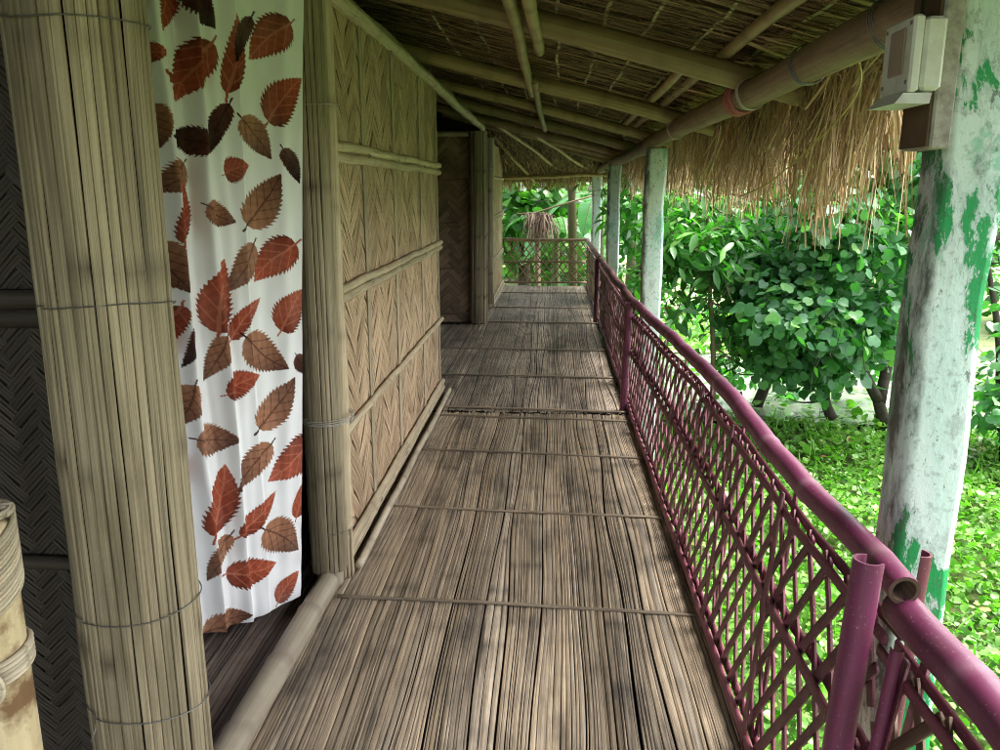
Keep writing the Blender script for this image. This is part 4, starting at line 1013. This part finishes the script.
tree('leaning_tree', 'leaning slender tree with small narrow leaves and an orange tuft, left of the dense bush', 'tree', G(722, 430, 9.4),
     [([G(757, 405, 9.4), G(772, 365, 9.4)], .07, .055), ([G(772, 365, 9.4), G(730, 352, 9.2), G(758, 300, 9.2), G(785, 235, 9.2), G(800, 150, 9.3)], .045, .02), ([G(772, 365, 9.4), G(800, 310, 9.5)], .05, .03)],
     clumps_in(690, 770, 160, 260, 8.6, 10, 24, .4, 110, 6) + clumps_in(735, 790, 300, 345, 8.6, 9.4, 6, .25, 40, 7), LL, .16, 'leaf_lance', 33, 'bark', orange=[G(752, 268, 8.9), G(745, 275, 8.9), G(672, 312, 8.8)])
tree('sapling', 'thin pale sapling with broad leaf tufts standing behind the second painted post', 'tree', G(708, 380, 8.2),
     [([G(712, 420, 8.2), G(710, 300, 8.2), G(705, 190, 8.2)], .03, .012)], clumps_in(664, 740, 200, 300, 7.6, 8.8, 16, .32, 70, 8) + clumps_in(690, 730, 310, 370, 8, 8.6, 3, .2, 22, 9), LL, .19, 'leaf_lance', 34, 'twig', bright=.5)
tree('shrub', 'dark leafy shrub seen between the second and third painted posts', 'bush', G(650, 330, 11.5),
     [([G(640, 360, 11.5), G(638, 270, 11.5)], .05, .02), ([G(640, 300, 11.5), G(680, 230, 11.5)], .04, .02)], clumps_in(622, 690, 190, 320, 10.8, 12.6, 18, .5, 65, 10), LL, .22, 'leaf_lance', 35)
# distant trees: each its own
spec = [(G(525, 225, 19), 'feathery light green tree beyond the far end lattice on the left', (495, 560, 150, 260), 18, 21, 26, .8, 46, .26, 'leaf_far'),
        (G(640, 240, 22), 'tall dark tree behind the banana plants', (575, 660, 130, 250), 20, 24, 26, 1.0, 55, .28, 'leaf_lance'),
        (G(700, 200, 26), 'high leafy tree far behind the leaning tree', (650, 760, 90, 240), 24, 28, 30, 1.2, 60, .30, 'leaf_lance'),
        (G(810, 200, 24), 'broad shady tree far behind the dense round-leaved bush', (765, 880, 80, 250), 22, 27, 32, 1.15, 60, .30, 'leaf_far'),
        (G(930, 200, 20), 'dark tree far behind the nearest painted post', (880, 1010, 60, 290), 18, 22, 32, 1.0, 60, .28, 'leaf_lance'),
        (G(1060, 200, 17), 'leafy tree beyond the right edge bush', (1010, 1150, 60, 380), 14, 18, 30, .9, 60, .26, 'leaf_far'),
        (G(560, 280, 24), 'low pale thicket far beyond the end lattice', (500, 600, 215, 290), 20, 26, 20, .9, 50, .26, 'leaf_far')]
for k, (bs, lab, (u0, u1, v0, v1), y0, y1, nc, rad, nl, sz, lm) in enumerate(spec):
    bx_ = (bs[0], bs[1], GZ); um = (u0 + u1) / 2
    top = G(um, v0, (y0 + y1) / 2)
    tree('background_tree', lab, 'tree', bx_, [([bx_, (bs[0], bs[1], .6), top], .16, .06)], clumps_in(u0, u1, v0, v1, y0, y1, nc, rad, nl, 60 + k), LL if lm == 'leaf_lance' else LR, sz, lm, 70 + k, bright=.42)

# banana plants beyond the end of the deck
def banana_leaf(mb, base, d, L, W, rise, droop, rnd, shred=True):
    d = np.array(d, float); d /= np.linalg.norm(d); m = 22; t = np.linspace(0, 1, m)
    P = np.array(base)[None] + d[None] * (L * t * (1 - .15 * t))[:, None]; P[:, 2] += L * (rise * t - droop * t ** 2)
    T = np.gradient(P, axis=0); T /= np.linalg.norm(T, axis=1)[:, None]; S = np.cross(T, [0, 0, 1.]); S /= np.linalg.norm(S, axis=1)[:, None] + 1e-9; U = np.cross(S, T)
    w = W * np.sin(np.pi * np.clip((t - .12) / .88, 0, 1)) ** .6 * (1 - .2 * t)
    for sg in (1, -1):
        for k in range(3, m - 1):
            g = .12 if (shred and rng.random() < .35) else 0
            a, c = P[k], P[k + 1] * (1 - g) + P[k] * g; dr = -.25 - .2 * rng.random() * (g > 0)
            v = [a, a + S[k] * sg * w[k] + U[k] * dr * w[k] * .6, c + S[k + 1] * sg * w[k + 1] + U[k + 1] * dr * w[k + 1] * .6, c]
            mb.add(v, [np.array([[0, 1, 2, 3]])], None, np.clip(rnd + rng.normal(0, .08), 0, 1), smooth=False)
    return P
def banana(base, h, leaves, label, seed):
    root = thing('banana_plant', label, 'plant', base, 'banana plants beyond the lattice')
    b = MB(); top = np.array(base) + [0, 0, h]; tube(b, lerp(base, top, 8), np.linspace(.12, .06, 8), 10); part('stem', b, M['stem'], root)
    for (dx, dy, L, W, rise, droop, rv) in leaves:
        lb = MB(); P = banana_leaf(lb, top, (dx, dy, 0), L, W, rise, droop, rv); lf = part('leaf', lb, M['leaf_banana'], root)
        mbm = MB(); tube(mbm, P, np.linspace(.025, .006, len(P)), 5); part('midrib', mbm, M['stem'], lf)
banana(tuple(np.array(G(600, 235, 16.5)) * [1, 1, 0] + [0, 0, GZ]), 2.3, [(-1, -.3, 1.5, .26, .5, .9, .5), (.6, -.8, 1.5, .28, .9, .9, .75), (-.3, -.9, 1.4, .27, .3, .8, .35), (1, .2, 1.6, .28, .7, .8, .6), (-.8, .5, 1.4, .27, 1.2, .6, .9), (.1, 1, 1.4, .26, 1.1, .7, .6)], 'bright banana plant just left of the farthest painted post', 1)
banana(tuple(np.array(G(556, 240, 17.5)) * [1, 1, 0] + [0, 0, GZ]), 1.7, [(.9, -.5, 1.4, .3, .35, .8, .2), (-.6, -.9, 1.3, .28, .4, .9, .45), (.2, -1, 1.2, .26, .8, .9, .8), (-1, .2, 1.4, .26, .7, .8, .5)], 'low banana plant below the hanging dry straw clump', 2)
banana(tuple(np.array(G(632, 240, 14.5)) * [1, 1, 0] + [0, 0, GZ]), 2.2, [(.7, -.8, 1.5, .26, .6, 1.0, .3), (-.4, -1, 1.2, .24, .7, 1.0, .6), (1, .1, 1.6, .28, .6, .8, .4), (0, 1, 1.4, .26, 1., .7, .5)], 'shaded banana plant between the painted posts', 3)
tp = thing('palm_trunk', 'straight mossy yellow-brown trunk rising behind the middle of the end lattice', 'tree', tuple(np.array(G(573, 290, 15)) * [1, 1, 0] + [0, 0, GZ]))
b = MB(); P = lerp(np.array(G(574, 300, 15)) * [1, 1, 0] + [0, 0, GZ], G(571, 130, 15), 30); tube(b, P, .078 + wob(30, .01, 5), 12); part('trunk', b, M['mossy'], tp)
b = MB()
for k in range(9): banana_leaf(b, P[-1], (math.cos(k * .7), math.sin(k * .7), 0), 1.6, .22, .8, 1.0, .5)
part('crown', b, M['leaf_far'], tp)
dc = thing('dry_straw_clump', 'greyish dry leaf clump hanging from a bare branch beyond the end lattice', 'dry leaves', G(538, 210, 14.4))
b = MB(); tube(b, np.array([G(517, 214, 14.4), G(535, 213, 14.4), G(560, 205, 14.4), G(592, 196, 14.4)]), .016, 7); tube(b, np.array([G(537, 214, 14.4), G(538, 300, 14.4), G(538, 330, 14.4)]), .05, 8); part('branch', b, M['twig'], dc)
b = MB()
for k in range(420):
    p = np.array(G(rng.normal(540, 5), rng.uniform(212, 219), 14.35)); L = rng.uniform(.2, .48); t = np.linspace(0, 1, 4)
    s = rng.normal(0, .10, 2); straw(b, np.stack([p[0] + s[0] * t, p[1] + s[1] * t, p[2] - L * t ** 1.3 + .03 * np.sin(t * 3)], -1), rng.uniform(.01, .03))
part('dry_leaves', b, M['dry'], dc)

# ground cover: countless small bright leaves
def cover():
    lg = np.random.default_rng(77); mb = MB()
    def area(x0, x1, y0, y1, dens, size, zamp):
        n = int((x1 - x0) * (y1 - y0) * dens)
        x = lg.uniform(x0, x1, n); y = lg.uniform(y0, y1, n)
        h = .5 + .5 * np.sin(x * 3.1 + 1.3 * np.sin(y * 2.2)) * np.sin(y * 2.7 + 1.1 * np.sin(x * 1.9))
        keep = lg.random(n) < .78 + .4 * h; x, y, h = x[keep], y[keep], h[keep]; n = len(x); size = np.where(lg.random(n) < .03, size * 1.5, size)
        z = GZ - .06 + zamp * (.25 + .75 * h) * lg.random(n) ** .6
        nn = lg.normal(size=(n, 3)) * .55; nn[:, 2] += .9
        rv = np.clip(lg.normal(.45, .2, n) + .25 * (h - .5) + (lg.random(n) < .05) * .4, 0, 1)
        scatter(mb, np.stack([x, y, z], -1), nn, size * lg.uniform(.5, 1.3, n), LR, rv, lg, 0.)
    area(.2, 3.4, .3, 4.6, 1250, .045, .24); area(.4, 6.5, 4.6, 8.45, 950, .050, .22); area(3.4, 6., 1., 4.6, 500, .056, .22)
    area(6.5, 14, 3, 8.1, 70, .12, .2); area(-.5, 3.0, 12.4, 14, 90, .1, .2)
    area(-4, 6, 13.5, 17, 60, .14, .3)
    n = 800; x = lg.uniform(.5, 5.5, n); y = lg.uniform(.8, 8.3, n); nn = lg.normal(size=(n, 3)); nn[:, 2] *= .25
    scatter(mb, np.stack([x, y, np.full(n, GZ + .02)], -1), nn, lg.uniform(.12, .3, n), (LL[0] * [1, .16, 1], LL[1]), lg.uniform(.3, .9, n), lg, -2.2)
    return mb
solo('ground_cover', cover(), M['leaf_cover'], 'low bright green creeping leaves carpeting the ground below the railing', 'ground cover', kind='stuff')
b = MB(); lg3 = np.random.default_rng(15); n = 90
scatter(b, np.stack([lg3.uniform(.7, 6, n), lg3.uniform(1.2, 8.4, n), GZ + lg3.uniform(.05, .17, n)], -1), lg3.normal(size=(n, 3)) * .4 + [0, 0, 1], lg3.uniform(.04, .075, n), LR, lg3.random(n), lg3, 0)
solo('leaf_litter', b, M['litter'], 'scattered fallen yellow-brown leaves lying on the green ground cover', 'fallen leaves', kind='stuff')
# floating plants and reeds on the pond edge
b = MB(); lg2 = np.random.default_rng(5); n = 700
scatter(b, np.stack([lg2.uniform(1.5, 9, n), 8.7 + lg2.random(n) ** 2 * 3.2, np.full(n, GZ + .02)], -1), lg2.normal(size=(n, 3)) * .3 + [0, 0, 1], lg2.uniform(.05, .13, n), LR, lg2.uniform(.1, .8, n), lg2, 0)
solo('water_plants', b, M['leaf_cover'], 'scattered floating leaves on the bright pond behind the bushes', 'water plants', kind='stuff')

# ================================================================== CAMERA, LIGHT, WORLD
f = 810.; p = math.atan((375 - 190) / f); s = math.atan(52 * math.cos(p) / f)
cam = bpy.data.cameras.new('camera'); co = bpy.data.objects.new('camera', cam); COL.objects.link(co)
cam.sensor_width = 36; cam.lens = f / 1000 * 36; cam.clip_start = .02; cam.clip_end = 400
co.location = (0, 0, 1.5); co.rotation_euler = (math.pi / 2 - p, 0, s); sc.camera = co

w = bpy.data.worlds.new('World'); sc.world = w; w.use_nodes = True; nt = w.node_tree; nt.nodes.clear()
sky = nt.nodes.new('ShaderNodeTexSky'); sky.sky_type = 'NISHITA'; sky.sun_disc = False
EL, AZ = R(58), R(75)     # azimuth clockwise from +Y (towards +X)
sky.sun_elevation = EL; sky.sun_rotation = AZ; sky.dust_density = 4; sky.air_density = 1.2; sky.ozone_density = 1
hs = nt.nodes.new('ShaderNodeHueSaturation'); hs.inputs['Saturation'].default_value = .30
bg = nt.nodes.new('ShaderNodeBackground'); bg.inputs[1].default_value = .15; wo = nt.nodes.new('ShaderNodeOutputWorld')
nt.links.new(sky.outputs[0], hs.inputs['Color']); nt.links.new(hs.outputs[0], bg.inputs[0]); nt.links.new(bg.outputs[0], wo.inputs[0])
sl = bpy.data.lights.new('sun', 'SUN'); sl.energy = 1.5; sl.angle = R(25); sl.color = (1, .96, .9)
so = bpy.data.objects.new('sun', sl); COL.objects.link(so); so.location = (20, 5, 30)
from mathutils import Vector
dv = Vector((math.sin(AZ) * math.cos(EL), math.cos(AZ) * math.cos(EL), math.sin(EL))); so.rotation_euler = dv.to_track_quat('Z', 'Y').to_euler()

sc.view_settings.view_transform = 'Standard'; sc.view_settings.look = 'None'; sc.view_settings.gamma = 1
sc.view_settings.exposure = 2.5
cy_ = sc.cycles; cy_.use_denoising = True; cy_.max_bounces = 10; cy_.diffuse_bounces = 6; cy_.glossy_bounces = 4; cy_.transmission_bounces = 6; cy_.transparent_max_bounces = 8
cy_.filter_width = 1.0; cy_.sample_clamp_indirect = 8; cy_.use_adaptive_sampling = True; cy_.adaptive_threshold = .015
